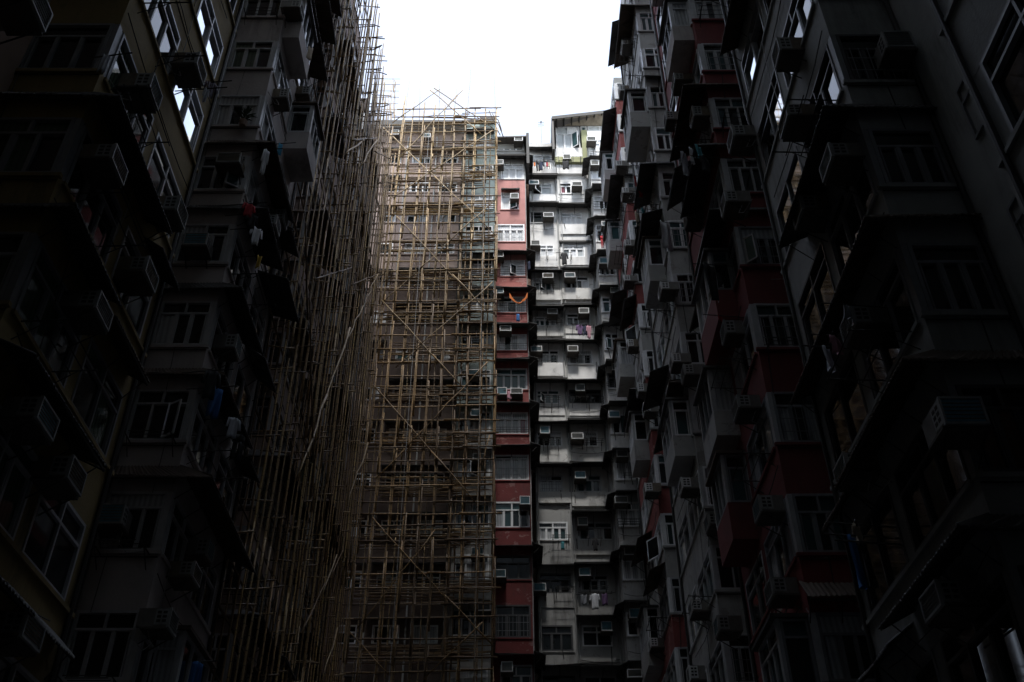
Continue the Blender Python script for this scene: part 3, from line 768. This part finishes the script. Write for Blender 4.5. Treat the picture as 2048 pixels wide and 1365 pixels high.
rr.box(FY(45.3), -9.3, -1.75, 56.1, 56.6, -4, .0, 'awning_sheet')
rr.box(FY(45.35), -1.74, -.62, 55.45, 55.9, -4, .9, 'awning_sheet')
rr.box(WORLD, -9.2, -1.8, 56.0, 56.12, 45.4, 50, 'pale_grey_plaster')
rr.build('roof', GB)

# ------------------------------------------------------------------ bamboo scaffolds
def pole_pts(a, b, n=5, wob=.035):
    a, b = Vector(a), Vector(b); out = []
    for i in range(n + 1):
        t = i / n; p = a.lerp(b, t)
        k = 0 if i in (0,) else 1
        out.append(p + Vector((R.uniform(-wob, wob), R.uniform(-wob, wob), R.uniform(-wob, wob) * .4)) * k)
    return out

def long_pole(mb, a, b, r=.045, mat=None, seg=6.6, lap=1.0, wob=.035):
    """A line of bamboo made of lapped lengths lashed side by side."""
    a, b = Vector(a), Vector(b); L = (b - a).length; t = (b - a).normalized()
    side = t.cross(Vector((0, 0, 1)) if abs(t.z) < .8 else Vector((1, .3, 0))).normalized()
    s0 = 0.; k = 0
    while s0 < L - .3:
        s1 = min(L, s0 + seg * R.uniform(.85, 1.12))
        off = side * (.035 if k % 2 else -.03)
        rr = r * R.uniform(.85, 1.15); n = max(3, int((s1 - s0) / 1.1))
        mb.tube(pole_pts(a + t * s0 + off, a + t * s1 + off, n, wob), [rr * (1 - .3 * i / n) for i in range(n + 1)], (mat((a + t * s0).z) if callable(mat) else mat) or R.choice(('bamboo_pale', 'bamboo_pale', 'bamboo_brown')), 5)
        s0 = s1 - lap; k += 1
        if s1 >= L: break

# far scaffold; darker bamboo low down puts the fading light into its colour
FS = thing('bamboo_scaffold', 'pale bamboo scaffold lashed across the beige wall at the courtyard end', 'scaffold', (-4, 43.3, 0), 'bamboo scaffolds')
YS = 43.35
ux = [onY(x, 650, YS).x for x in (757, 780, 808, 834, 860, 885, 912, 936, 962, 989)]
for i, x in enumerate(ux):
    m = MB(); topz = 55.2 + (R.uniform(.1, 1.0) if i not in (0,) else 1.6)
    lean = (XC - 985) / 400 * (9 - i) * .055 * 0 + (.55 - .06 * i) * .5
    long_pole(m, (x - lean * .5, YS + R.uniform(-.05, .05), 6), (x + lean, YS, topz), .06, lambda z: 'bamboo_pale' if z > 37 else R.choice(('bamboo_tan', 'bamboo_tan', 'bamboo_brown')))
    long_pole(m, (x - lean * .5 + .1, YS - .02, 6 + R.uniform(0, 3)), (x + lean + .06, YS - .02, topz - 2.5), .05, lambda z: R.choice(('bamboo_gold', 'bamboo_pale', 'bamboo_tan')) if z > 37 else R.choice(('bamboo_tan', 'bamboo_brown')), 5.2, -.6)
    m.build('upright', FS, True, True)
for i, x in enumerate(ux):               # inner row beside the wall
    if i % 2: continue
    m = MB(); long_pole(m, (x + .3, YS + .75, 6), (x + .35, YS + .75, 52 + R.uniform(0, 3)), .04); m.build('upright', FS, True, True)
for (x, z) in ((-4.55, 59.5), (-2.35, 60.8), (-5.9, 58.7), (-.75, 59.8), (-3.3, 58.2), (-6.6, 60)):
    m = MB(); m.tube(pole_pts((x + R.uniform(-.3, .3), YS + .1, 52.5), (x, YS, z), 6, .03), [.028 - .003 * i for i in range(7)], 'bamboo_pale', 5); m.build('upright', FS, True, True)
z = 9.0
while z < 55.4:
    m = MB(); t = R.uniform(-.03, .16)
    x0 = -7.4 + R.uniform(-.2, .3); x1 = -.35 + R.uniform(-.3, .2)
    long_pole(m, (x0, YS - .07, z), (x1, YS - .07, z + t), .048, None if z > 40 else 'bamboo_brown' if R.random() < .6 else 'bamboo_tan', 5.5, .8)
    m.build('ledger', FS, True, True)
    z += R.uniform(.62, .95)
for k in range(16):                        # working platforms: loose rows of rails on every storey
    z = 12.2 + 2.8 * k
    m = MB(); n = R.randint(11, 15)
    for j in range(n):
        yy = YS + .05 + .9 * j / n; zz = z + R.uniform(-.12, .16) + (.07 * j if R.random() < .5 else 0)
        x0 = -7.2 + R.uniform(-.1, 1.1); x1 = -.5 + R.uniform(-1.2, .2)
        if R.random() < .35: x1 = R.uniform(-3, -2)
        if R.random() < .2: x0 = R.uniform(-3.2, -2.6)
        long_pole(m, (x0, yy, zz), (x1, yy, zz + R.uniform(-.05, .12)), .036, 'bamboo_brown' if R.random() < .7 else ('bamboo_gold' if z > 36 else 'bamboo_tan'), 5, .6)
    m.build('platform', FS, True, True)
    m = MB()
    for j in range(R.randint(4, 7)):       # guard rails and short hangers
        zz = z + .35 + .13 * j; x0 = R.choice((-7.0, -6.2, -2.9)); x1 = R.choice((-.5, -.5, -2.4))
        if x1 - x0 < .6: x1 = -.5
        m.tube(pole_pts((x0, YS + R.uniform(.1, .6), zz), (x1, YS + R.uniform(.1, .6), zz + R.uniform(-.04, .1)), 5, .03), .03, R.choice(('bamboo_brown', 'bamboo_pale')), 5)
    m.build('guard_rail', FS, True, True)
def px_brace(x0, y0, x1, y1):
    m = MB(); a = onY(x0, y0, YS - .13); b = onY(x1, y1, YS - .13)
    long_pole(m, a, b, .039, lambda z: 'bamboo_pale' if z > 37 else 'bamboo_tan', 6.5, 1.2, .05); m.build('brace', FS, True, True)
for q in ((766, 255, 990, 470), (985, 262, 745, 420), (793, 432, 975, 625), (985, 405, 765, 605), (763, 600, 925, 775), (985, 565, 790, 735), (742, 765, 955, 1010), (975, 725, 750, 960), (745, 1035, 895, 1200),
          (870, 1060, 715, 1258), (700, 1265, 780, 1350), (965, 1245, 845, 1360), (985, 1290, 890, 1190), (800, 315, 926, 180), (785, 245, 880, 178), (860, 180, 965, 270), (868, 176, 985, 255), (980, 870, 965, 930)):
    px_brace(*q)
# loose tips at the roof edge
for q in ((985, 228, 1002, 262), (996, 240, 1006, 275), (978, 222, 1000, 270)):
    m = MB(); m.tube(pole_pts(onY(q[0], q[1], YS), onY(q[2], q[3], YS + .4), 4, .05), .035, 'bamboo_brown', 5); m.build('brace', FS, True, True)
for x in (-5.05, -1.35):
    m = MB(); m.tube([(x, YS - .2, 9), (x + .05, YS - .2, 53)], .012, 'palegrey_rope' if 'palegrey_rope' in MATS else 'hose_grey', 4); m.build('rope', FS)

# side scaffold along the left wall
LS = thing('bamboo_scaffold', 'tall brown bamboo scaffold along the shaded beige side wall', 'scaffold', (-7.3, 33, 0), 'bamboo scaffolds')
ys = []
y = 24.4
while y < 43.0:
    ys.append(y); y += (.74 if y < 29 else .58) * R.uniform(.9, 1.1)
TOPZ = 49.0
for row, (X, wob) in enumerate(((-7.02, .012), (-7.45, .012))):
    for i, y in enumerate(ys):
        m = MB(); yy = y + R.uniform(-.1, .1) + row * .25
        long_pole(m, (X + R.uniform(-.05, .05), yy - .07, 5), (X + R.uniform(-.05, .05), yy + .07, TOPZ + R.uniform(-.5, 1.6) - row), R.uniform(.036, .047) if row == 0 else .034, R.choice(('bamboo_pale', 'bamboo_tan', 'bamboo_tan', 'bamboo_gold')) if row == 0 else 'bamboo_brown', 9, 1.4, wob)
        m.build('upright', LS, True, True)
z = 7.5
while z < 48:
    for X in (-7.33,):
        m = MB(); t = R.uniform(-.25, .15)
        long_pole(m, (X, 24.1 + R.uniform(-.3, .5), z), (X, (30 if R.random() < .5 else 43.1) + R.uniform(-.4, .4), z + t), .033, 'bamboo_brown', 6.0, .7, .02)
        m.build('ledger', LS, True, True)
    z += R.uniform(1.3, 1.9)
cand = []
for i, y in enumerate(ys):
    zz = 8 + R.random() * 1.5
    while zz < 50:
        cand.append((y, zz)); zz += R.uniform(3.0, 5.5)
R.shuffle(cand)
rest = MB()
for k, (y, z) in enumerate(cand):
    m = MB() if k < 95 else rest
    x0 = -7.85 + R.uniform(-.1, .2); x1 = -6.8 + R.uniform(-.12, .12)
    if z > 44: x1 += R.uniform(0, .2)
    m.tube(pole_pts((x0, y, z), (x1, y + R.uniform(-.15, .15), z + R.uniform(-.08, .12)), 2, .015), .03, R.choice(('bamboo_brown', 'bamboo_pale')), 5)
    if k < 95: m.build('transom', LS, True, True)
o = rest.build('transom_rest', LS, True, True)
if o: o.name = 'transom'; tag(o, kind='stuff')
for k in range(7):                        # raking braces
    y0 = R.uniform(25, 36); z0 = 9 + 5.5 * k; sg = R.choice((1, 1, -1))
    m = MB(); a = (-6.86, y0, z0); b = (-6.86, y0 + 6 * sg if 24.2 < y0 + 6 * sg < 43 else y0 + 5, z0 + 6)
    long_pole(m, a, b, .038, 'bamboo_brown', 6.2, 1.0, .02); m.build('brace', LS, True, True)
def sx_brace(x0, y0, x1, y1, X0=-6.85, X1=-6.85, r=.04, mat='bamboo_pale'):
    m = MB(); long_pole(m, onX(x0, y0, X0), onX(x1, y1, X1), r, mat, 8, .8, .05); m.build('brace', LS, True, True)
sx_brace(756, 548, 690, 690, r=.042); sx_brace(700, 655, 595, 965, r=.05); sx_brace(736, 885, 695, 1010, r=.045); sx_brace(672, 1110, 640, 1190)
sx_brace(675, 1255, 645, 1365); sx_brace(728, 280, 690, 305, r=.05); sx_brace(755, 280, 722, 330, r=.05)
for (x0, y0, x1, y1, L) in ((746, 76, 782, 70, 1.2), (746, 100, 765, 88, .8), (750, 96, 766, 98, .8), (760, 145, 767, 140, .7), (764, 232, 812, 228, 1.3), (764, 214, 780, 206, .8), (775, 365, 800, 372, 1.0), (748, 50, 758, 47, .6)):
    m = MB(); a = onX(x0, y0, -6.95); b = Vector((a.x + L * .5, a.y + R.uniform(-.3, .3), a.z + (y0 - y1) * .02))
    a2 = Vector((a.x - .8, a.y, a.z)); m.tube([a2, a, b], .032, 'bamboo_brown', 5); m.build('transom', LS, True, True)
for (x0, y0, x1, y1) in ((622, 345, 545, 905), (735, 560, 690, 940)):
    m = MB(); m.tube([onX(x0, y0, -6.8), onX(x1, y1, -6.8)], .012, 'hose_grey', 4); m.build('rope', LS)

# light scaffold further off, above the roof
TS = thing('bamboo_scaffold', 'thin bamboo scaffold rising above the far roof against the sky', 'scaffold', (-8.6, 50, 53), 'bamboo scaffolds')
for k in range(7):
    y = 192 - 0 + k * 0
YT = 49.0
for (x, y0, y1) in ((790, 160, 262), (783, 170, 262), (776, 185, 262), (768, 160, 262), (787, 150, 262), (781, 182, 262)):
    m = MB(); a = onY(x + R.uniform(-2, 2), y1, YT); b = onY(x, y0, YT); long_pole(m, a, b, .035, 'bamboo_pale', 6, .8, .05); m.build('upright', TS, True, True)
for k in range(9):
    y = 157 + 12.2 * k; m = MB(); long_pole(m, onY(744, y, YT - .1), onY(801 - k * 1.2, y + R.uniform(-1, 1), YT - .1), .032, 'bamboo_pale', 5, .6, .03); m.build('ledger', TS, True, True)

# ------------------------------------------------------------------ air conditioners, placed from the photograph onto their walls
fw, fc = FY(46.0), FY(44.65)
def acY(x, y, Y, where, sc=1., blue=None): 
    p = onY(x, y, Y - .55); p.y = Y; ac(p, FY(Y), where, sc, blue)
for x, y in ((1134, 317), (1068, 369), (1154, 372), (1097, 434), (1071, 491), (1096, 556), (1140, 555), (1105, 628), (1073, 703), (1146, 703), (1161, 781), (1090, 866), (1155, 878), (1161, 957), (1166, 1050), (1080, 1182), (1170, 1152), (1214, 1261), (1168, 652 - 25)):
    acY(x, y, 46.0, 'the white block', 1., (x + y) % 3 == 0)
for x, y in ((1183, 282), (1190, 329), (1214, 452), (1208, 526), (1231, 586), (1234, 739), (1229, 835), (1245, 914), (1243, 1006), (1261, 1110), (1271, 1235), (1270, 1355)):
    acY(x, y, 44.65, 'the white corner bay', 1., (x + y) % 2 == 0)
for x, y in ((1037, 282), (998, 329), (1029, 396), (997, 514), (997, 587), (1011, 662), (1004, 788), (1033, 788), (1050, 1008), (999, 1155), (1014, 1343)):
    acY(x, y, 44.7, 'the red and pink column', 1., (x + y) % 2 == 0)
for x, y in ((790, 268), (852, 275), (935, 516), (947, 752), (952, 832), (958, 920), (955, 1110), (968, 1222), (945, 300)):
    acY(x, y, 44.7 if x > 915 else 46.0, 'the scaffolded beige wall', 1.)
p = onY(1152, 517, 45.7); p.y = 46; 
def acX(x, y, s, Xf, where, sc=1., blue=None):
    p = onX(x, y, s * (Xf - .35)); p.x = s * Xf; ac(p, FX(s, Xf), where, sc, blue)
for x, y in ((285, 198), (210, 345), (340, 440), (277, 565), (178, 640), (60, 860), (30, 1290), (45, 30), (120, 975)):
    acX(x, y, -1, 7.45, 'the ochre block', 1.05)
for x, y in ((380, 150),):
    acX(x, y, -1, 7.45, 'the ochre block', 1.05)
for x, y in ((568, 208), (560, 700 - 250), (540, 462), (462, 708), (372, 1165), (405, 1120), (612, 200), (590, 30), (322, 1265)):
    acX(x, y, -1, 7.45, 'the cream block', 1.)
for x, y in ((455, 325), (388, 490), (215, 1045)):
    acY(x, y, 19.7, 'the cream block', 1.05)
for x, y in ((1680, 340), (1590, 255), (1570, 120), (1725, 670), (1900, 1230), (1620, 440), (1710, 960)):
    acX(x, y, 1, 6.35, 'the dark grey block', 1.0)
acY(1805, 90, 11.65, 'the dark grey block', 1.05); acY(1935, 850, 11.65, 'the dark grey block', 1.05)
for x, y in ((1440, 600), (1460, 680), (1395, 245), (1480, 290), (1465, 420), (1490, 830), (1535, 1035), (1560, 1200), (1450, 1270), (1380, 760)):
    acX(x, y, 1, 6.35, 'the dark red block', 1.05)
acY(1605, 510, 19.8, 'the dark red block', 1.05)
for x, y in ((1345, 110), (1360, 175), (1340, 250), (1382, 450), (1332, 590), (1375, 985), (1345, 800), (1395, 1230), (1388, 1365), (1430, 1060), (1295, 830), (1355, 735)):
    acX(x, y, 1, 6.3, 'the stained grey block', 1.)
for x, y in ((1252, 100), (1253, 395), (1256, 570), (1262, 700), (1258, 500), (1240, 340), (1300, 990), (1282, 790), (1310, 1300), (1245, 190)):
    acX(x, y, 1, 6.35, 'the narrow red grey block', 1.)
finish_acs()

# ------------------------------------------------------------------ laundry
def strip(mb, c, ux_, w0, w1, h, z, mat, nx=5, nz=5, wave=.03, ph=0., slant=0.):
    nx = max(2, nx); th = .014
    n = Vector((-ux_[1], ux_[0], 0)); u = Vector((ux_[0], ux_[1], 0)); b = len(mb.v); k = mb.m(mat)
    for sgn in (0, 1):
        for j in range(nz + 1):
            t = j / nz; w = w0 + (w1 - w0) * t
            for i in range(nx + 1):
                e = i / nx - .5
                off = wave * (.3 + t) * math.sin(e * 9 + ph + t * 2)
                p = c + u * (e * w + slant * t) + n * (off + sgn * th); p.z = z - h * t - .02 * math.sin(e * 5 + ph)
                mb.v.append(tuple(p))
    N = (nx + 1) * (nz + 1)
    for sgn in (0, 1):
        for j in range(nz):
            for i in range(nx):
                a = b + sgn * N + j * (nx + 1) + i
                mb.f.append((a, a + 1, a + nx + 2, a + nx + 1)); mb.mi.append(k); mb.uv.append(None)
    edge = [j * (nx + 1) for j in range(nz + 1)] + [nz * (nx + 1) + i for i in range(1, nx + 1)] + [j * (nx + 1) + nx for j in range(nz - 1, -1, -1)] + [i for i in range(nx - 1, 0, -1)]
    for q in range(len(edge)):
        a, c2 = edge[q], edge[(q + 1) % len(edge)]
        mb.f.append((b + a, b + c2, b + N + c2, b + N + a)); mb.mi.append(k); mb.uv.append(None)

def garment(kind, p, w, h, u, mat, label, cat=None):
    mb = MB(); mat = 'cloth_' + mat; ph = R.uniform(0, 6); c = Vector(p); z = c.z
    U = Vector((u[0], u[1], 0))
    if kind == 'towel': strip(mb, c, u, w, w * .96, h, z, mat, 8, 6, .05, ph)
    elif kind == 'shirt':
        strip(mb, c, u, w * .62, w * .66, h, z, mat, 6, 6, .035, ph)
        for sg in (-1, 1):
            strip(mb, c + U * sg * w * .36, u, w * .2, w * .2, h * .5, z - .03, mat, 2, 3, .02, ph + sg, sg * w * .12)
        mb.tube([c + U * -.16 * w + Vector((0, 0, .02)), c + Vector((0, 0, .1)), c + U * .16 * w + Vector((0, 0, .02))], .008, 'dark_steel', 4)
    elif kind == 'trousers':
        strip(mb, c, u, w, w, h * .3, z, mat, 6, 2, .02, ph)
        for sg in (-1, 1): strip(mb, c + U * sg * w * .26, u, w * .46, w * .36, h * .75, z - h * .28, mat, 3, 5, .03, ph + sg)
    elif kind == 'swag':
        n = 14; k = mb.m(mat); b = len(mb.v)
        for s2 in (0, .02):
            for j in range(3):
                for i in range(n + 1):
                    t = i / n; sag = h * (1 - abs(2 * t - 1) ** 1.6)
                    q = c + U * (t - .5) * w; q.z = z - sag * (.82 if j == 2 else .9) - j * .16 * (1.2 - .8 * math.sin(t * PI)) + .03 * math.sin(i * 2)
                    q.y += s2 + .03 * math.sin(i * 1.7 + j); mb.v.append(tuple(q))
        N = 3 * (n + 1)
        for s2 in (0, 1):
            for j in range(2):
                for i in range(n):
                    a = b + s2 * N + j * (n + 1) + i
                    mb.f.append((a, a + 1, a + n + 2, a + n + 1)); mb.mi.append(k); mb.uv.append(None)
    elif kind == 'sock': strip(mb, c, u, w, w * 1.2, h, z, mat, 2, 4, .01, ph)
    nm = {'towel': 'towel', 'shirt': 'shirt', 'trousers': 'trousers', 'swag': 'cloth', 'sock': 'sock'}[kind]
    o = mb.build(nm, None, True)
    tag(o, label, cat or nm, 'laundry hung out on the courtyard walls')
    return o

def gY(kind, x, y, w, h, Y, mat, label):
    """x,y: middle of the top edge, w,h in photograph pixels."""
    p = onY(x, y, Y); k = (p.y * CP + (p.z - CAMZ) * SP) / FPX
    garment(kind, p, w * k, h * k * 1.3, (1, 0), mat, label)
    own = RB if x < 1066 and x > 990 else (GB if x < 990 else WB); wy = 44.6 if own is not WB or x > 1197 else 45.98
    m = MB(); d = w * k * .7 + .1
    for u in (p.x - d, p.x + d): m.tube([(u, wy, p.z - .12), (u, p.y - .06, p.z + .02)], .014, 'dark_steel', 4)
    m.tube([(p.x - d - .08, p.y, p.z + .015), (p.x + d + .08, p.y, p.z + .015)], .014, 'dark_steel', 4); m.build('clothes_rod', own)
def gX(kind, x, y, w, h, X, mat, label):
    p = onX(x, y, X); k = (p.y * CP + (p.z - CAMZ) * SP) / FPX
    garment(kind, p, w * k * 1.0, h * k * 1.3, (.8, .6), mat, label)
    sd = 1 if X > 0 else -1; best = min((b for n_, b in BL.items() if (b[0].location.x > 0) == (X > 0)), key=lambda b: abs(b[0].location.y + 2.6 - p.y))
    fw_ = abs(best[0].location.x) - 1
    m = MB(); m.tube([(sd * (fw_ + .05), p.y + .05, p.z - .02), (sd * (abs(X) - .45), p.y - .02, p.z + .03)], .016, 'dark_steel', 4)
    m.build('clothes_rod', best[0])

gY('trousers', 1076, 324, 7, 20, 45.3, 'black', 'black trousers in the small washing row high on the white block')
gY('shirt', 1082, 324, 9, 19, 45.3, 'navy', 'dark top beside black trousers high on the white block')
gY('sock', 1069, 325, 3, 9, 45.3, 'orange', 'orange sock at the near end of the top washing row')
gY('sock', 1090, 325, 3, 9, 45.3, 'palegrey', 'pale grey sock in the top washing row')
gY('sock', 1094, 325, 3, 10, 45.3, 'red', 'red sock in the top washing row')
gY('sock', 1098, 325, 3, 10, 45.3, 'cream', 'cream sock at the outer end of the top washing row')
gY('towel', 1131, 322, 13, 18, 45.35, 'black', 'dark cloth below an air conditioner at the top of the white block')
gY('shirt', 1128, 506, 15, 24, 45.3, 'black', 'black jacket on a hanger before the white wall')
gY('trousers', 1203, 472, 5, 25, 44.1, 'red', 'red trousers on the corner bay clothes line')
for i, (x, m, t) in enumerate(((1213, 'orange', 'orange small garment first in the bright row on the corner bay'), (1219, 'yellow', 'yellow small garment in the bright row on the corner bay'), (1226, 'cream', 'cream small garment last in the bright row on the corner bay'))):
    gY('sock', x, 480, 4, 9, 44.1, m, t)
gY('swag', 1037, 586, 36, 22, 44.0, 'orange', 'orange cloth swagged across the red column window')
gY('sock', 1036, 628, 6, 15, 44.2, 'blue', 'blue cloth hanging below the orange swag')
gY('towel', 1058, 523, 5, 18, 44.4, 'navy', 'dark blue towel beside the red column in the recess')
gY('shirt', 1159, 650, 14, 20, 45.2, 'purple', 'purple shirt on the white block line')
gY('towel', 1170, 652, 8, 18, 45.2, 'navy', 'dark towel between purple shirt and pink dress')
gY('shirt', 1177, 651, 10, 26, 45.2, 'pink', 'pink patterned dress on the white block line')
gY('sock', 1019, 782, 8, 16, 44.2, 'pink', 'pink cloth between two low air conditioners on the red column')
gY('sock', 1125, 1083, 6, 14, 45.4, 'teal', 'dark green cloth under a low white block window')
gY('shirt', 1190, 1078, 12, 20, 45.3, 'black', 'black top under a lower white block window')
gY('shirt', 1189, 1187, 20, 26, 45.2, 'white', 'white shirt lowest on the white block line')
gY('towel', 1168, 1190, 12, 16, 45.2, 'grey', 'grey cloth beside the lowest white shirt')
gY('towel', 1209, 1188, 12, 18, 45.2, 'purple', 'dim purple cloth beyond the lowest white shirt')
gY('trousers', 936, 785, 8, 16, 44.0, 'navy', 'dark trousers on the scaffolded green column')
gY('shirt', 950, 784, 8, 16, 44.0, 'grey', 'grey shirt on the scaffolded green column')
XR = 5.75
gX('shirt', 1281, 332, 22, 22, XR, 'palegrey', 'pale blue shirt high on the narrow red and grey block')
gX('trousers', 1270, 352, 5, 22, XR, 'red', 'long red trousers below the pale blue shirt')
gX('towel', 1281, 384, 10, 10, XR, 'red', 'crimson cloth under the long red trousers')
gX('towel', 1273, 425, 8, 28, XR, 'cream', 'cream towel hanging before a grey window')
gX('towel', 1286, 418, 8, 24, XR, 'teal', 'teal towel beside the cream towel')
gX('towel', 1330, 446, 28, 55, 5.6, 'white', 'big white sheet hanging on the stained grey block')
gX('shirt', 1366, 304, 16, 52, 5.6, 'palegrey', 'long pale shirt above the big white sheet')
gX('shirt', 1382, 296, 14, 36, 5.6, 'white', 'white shirt next to long pale shirt and black jacket')
gX('towel', 1396, 292, 14, 26, 5.6, 'teal', 'teal cloth above the black jacket')
gX('shirt', 1408, 314, 24, 34, 5.6, 'black', 'black jacket on the dark red block line')
gX('towel', 1418, 530, 30, 70, 5.6, 'black', 'large black sheet beside the dark red block')
gX('sock', 1440, 632, 10, 10, 5.7, 'red', 'scarlet cloth on a rod at the dark red block')
gX('shirt', 1668, 672, 34, 34, 5.7, 'pink', 'pink shirt under the dark grey block awning')
gX('towel', 1652, 695, 18, 44, 5.7, 'palegrey', 'pale towel beside the pink shirt')
gX('shirt', 1712, 1050, 26, 30, 5.7, 'cream', 'cream shirt low on the dark grey block')
gX('towel', 1702, 1072, 18, 85, 5.7, 'blue', 'long blue towel below the cream shirt')
gX('trousers', 1726, 1085, 24, 70, 5.7, 'black', 'black trousers beside the long blue towel')
gX('towel', 1692, 610, 20, 26, 5.7, 'grey', 'grey cloth high under the dark grey block sill')
XL = -6.75
gX('shirt', 500, 408, 26, 26, XL, 'red', 'red shirt on the cream block line')
gX('shirt', 506, 428, 24, 30, XL, 'black', 'black shirt below the red shirt')
gX('shirt', 515, 456, 26, 34, XL, 'white', 'white shirt below the black one on the cream block')
gX('shirt', 534, 300, 14, 55, XL, 'white', 'long white dress high on the cream block')
gX('sock', 562, 288, 8, 24, XL, 'sky', 'bright blue cloth high on the cream block')
gX('towel', 520, 512, 10, 24, XL, 'yellow', 'yellow cloth below the white shirt on the cream block')
gX('shirt', 428, 742, 34, 52, XL, 'black', 'black coat hanging on the lower cream block')
gX('towel', 436, 775, 24, 56, XL, 'blue', 'blue towel beside the black coat')
gX('shirt', 470, 836, 28, 36, XL, 'palegrey', 'pale striped shirt below the blue towel')
gX('trousers', 480, 870, 24, 44, XL, 'black', 'black trousers below the pale striped shirt')
gX('shirt', 425, 165, 26, 34, XL, 'plaid', 'plaid shirt between ochre and cream blocks')
gX('shirt', 415, 178, 12, 30, XL, 'palegrey', 'pale shirt beside the plaid shirt')
gX('sock', 622, 95, 10, 30, XL, 'cream', 'cream cloth at the top by the bamboo')
gX('towel', 396, 1325, 24, 44, XL, 'blue', 'blue cloth lowest on the cream block')
gX('towel', 215, 120 - 10, 14, 40, -7.2, 'palegrey', 'pale cloth in an ochre block corner window')

# potted plant at an open window of the cream block
PT = thing('potted_plant', 'leafy green plant standing at an open cream block window', 'plant', onY(486, 246, 19.5))
pp = onY(486, 248, 19.45); m = MB()
m.tube([(pp.x, pp.y, pp.z - .1), (pp.x, pp.y, pp.z + .12)], [.10, .13], 'recess_plaster', 8); m.build('pot', PT)
m = MB()
for i in range(46):
    a = R.uniform(0, 2 * PI); el = R.uniform(.1, 1.4); L = R.uniform(.2, .5)
    st = Vector((pp.x, pp.y, pp.z + R.uniform(.12, .4)))
    d = Vector((math.cos(a) * math.cos(el), math.sin(a) * math.cos(el) * .6, math.sin(el)))
    e_ = st + d * L; sd = d.cross(Vector((0, 0, 1))).normalized() * .035
    mid_ = st.lerp(e_, .55) + Vector((0, 0, .05))
    m.face([st, mid_ + sd, e_, mid_ - sd], 'leaf')
m.build('foliage', PT)

# ------------------------------------------------------------------ ground
g = MB(); g.face([(-400, -400, 0), (400, -400, 0), (400, 400, 0), (-400, 400, 0)], 'concrete_ground')
tag(g.build('ground'), kind='structure')

# ------------------------------------------------------------------ light
EL, AZ = math.radians(63.8), math.radians(0)       # high veiled sun behind the camera
w = bpy.data.worlds.new('World'); S.world = w; w.use_nodes = True
nt = w.node_tree; bg = nt.nodes['Background']
sk = nt.nodes.new('ShaderNodeTexSky'); sk.sky_type = 'NISHITA'; sk.sun_disc = False
sk.sun_elevation = EL; sk.sun_rotation = PI; sk.air_density = 1.0; sk.dust_density = .6; sk.ozone_density = 1.0
hs = nt.nodes.new('ShaderNodeHueSaturation'); hs.inputs['Saturation'].default_value = .5
nt.links.new(sk.outputs[0], hs.inputs['Color']); nt.links.new(hs.outputs[0], bg.inputs['Color'])
bg.inputs['Strength'].default_value = .15
sl = bpy.data.lights.new('sun', 'SUN'); sl.energy = 1.5; sl.angle = math.radians(10); sl.color = (1, .975, .94)
so = bpy.data.objects.new('sun', sl); COL.objects.link(so)
so.rotation_euler = (PI / 2 - EL, 0, 0)          # shines towards +Y and down
S.view_settings.view_transform = 'Standard'; S.view_settings.look = 'None'
S.view_settings.exposure = 2.0; S.view_settings.gamma = 1.0

# ------------------------------------------------------------------ camera
cd = bpy.data.cameras.new('camera'); cam = bpy.data.objects.new('camera', cd); COL.objects.link(cam)
cam.location = (0, 0, CAMZ); cam.rotation_euler = (PI / 2 + PIT, 0, 0)
cd.sensor_width = 36; cd.lens = FPX / 2048 * 36; cd.shift_x = (1024 - XC) / 2048
cd.clip_end = 2000; S.camera = cam
S.render.engine = 'CYCLES'
S.cycles.max_bounces = 8; S.cycles.diffuse_bounces = 4; S.cycles.glossy_bounces = 4
S.cycles.use_denoising = True
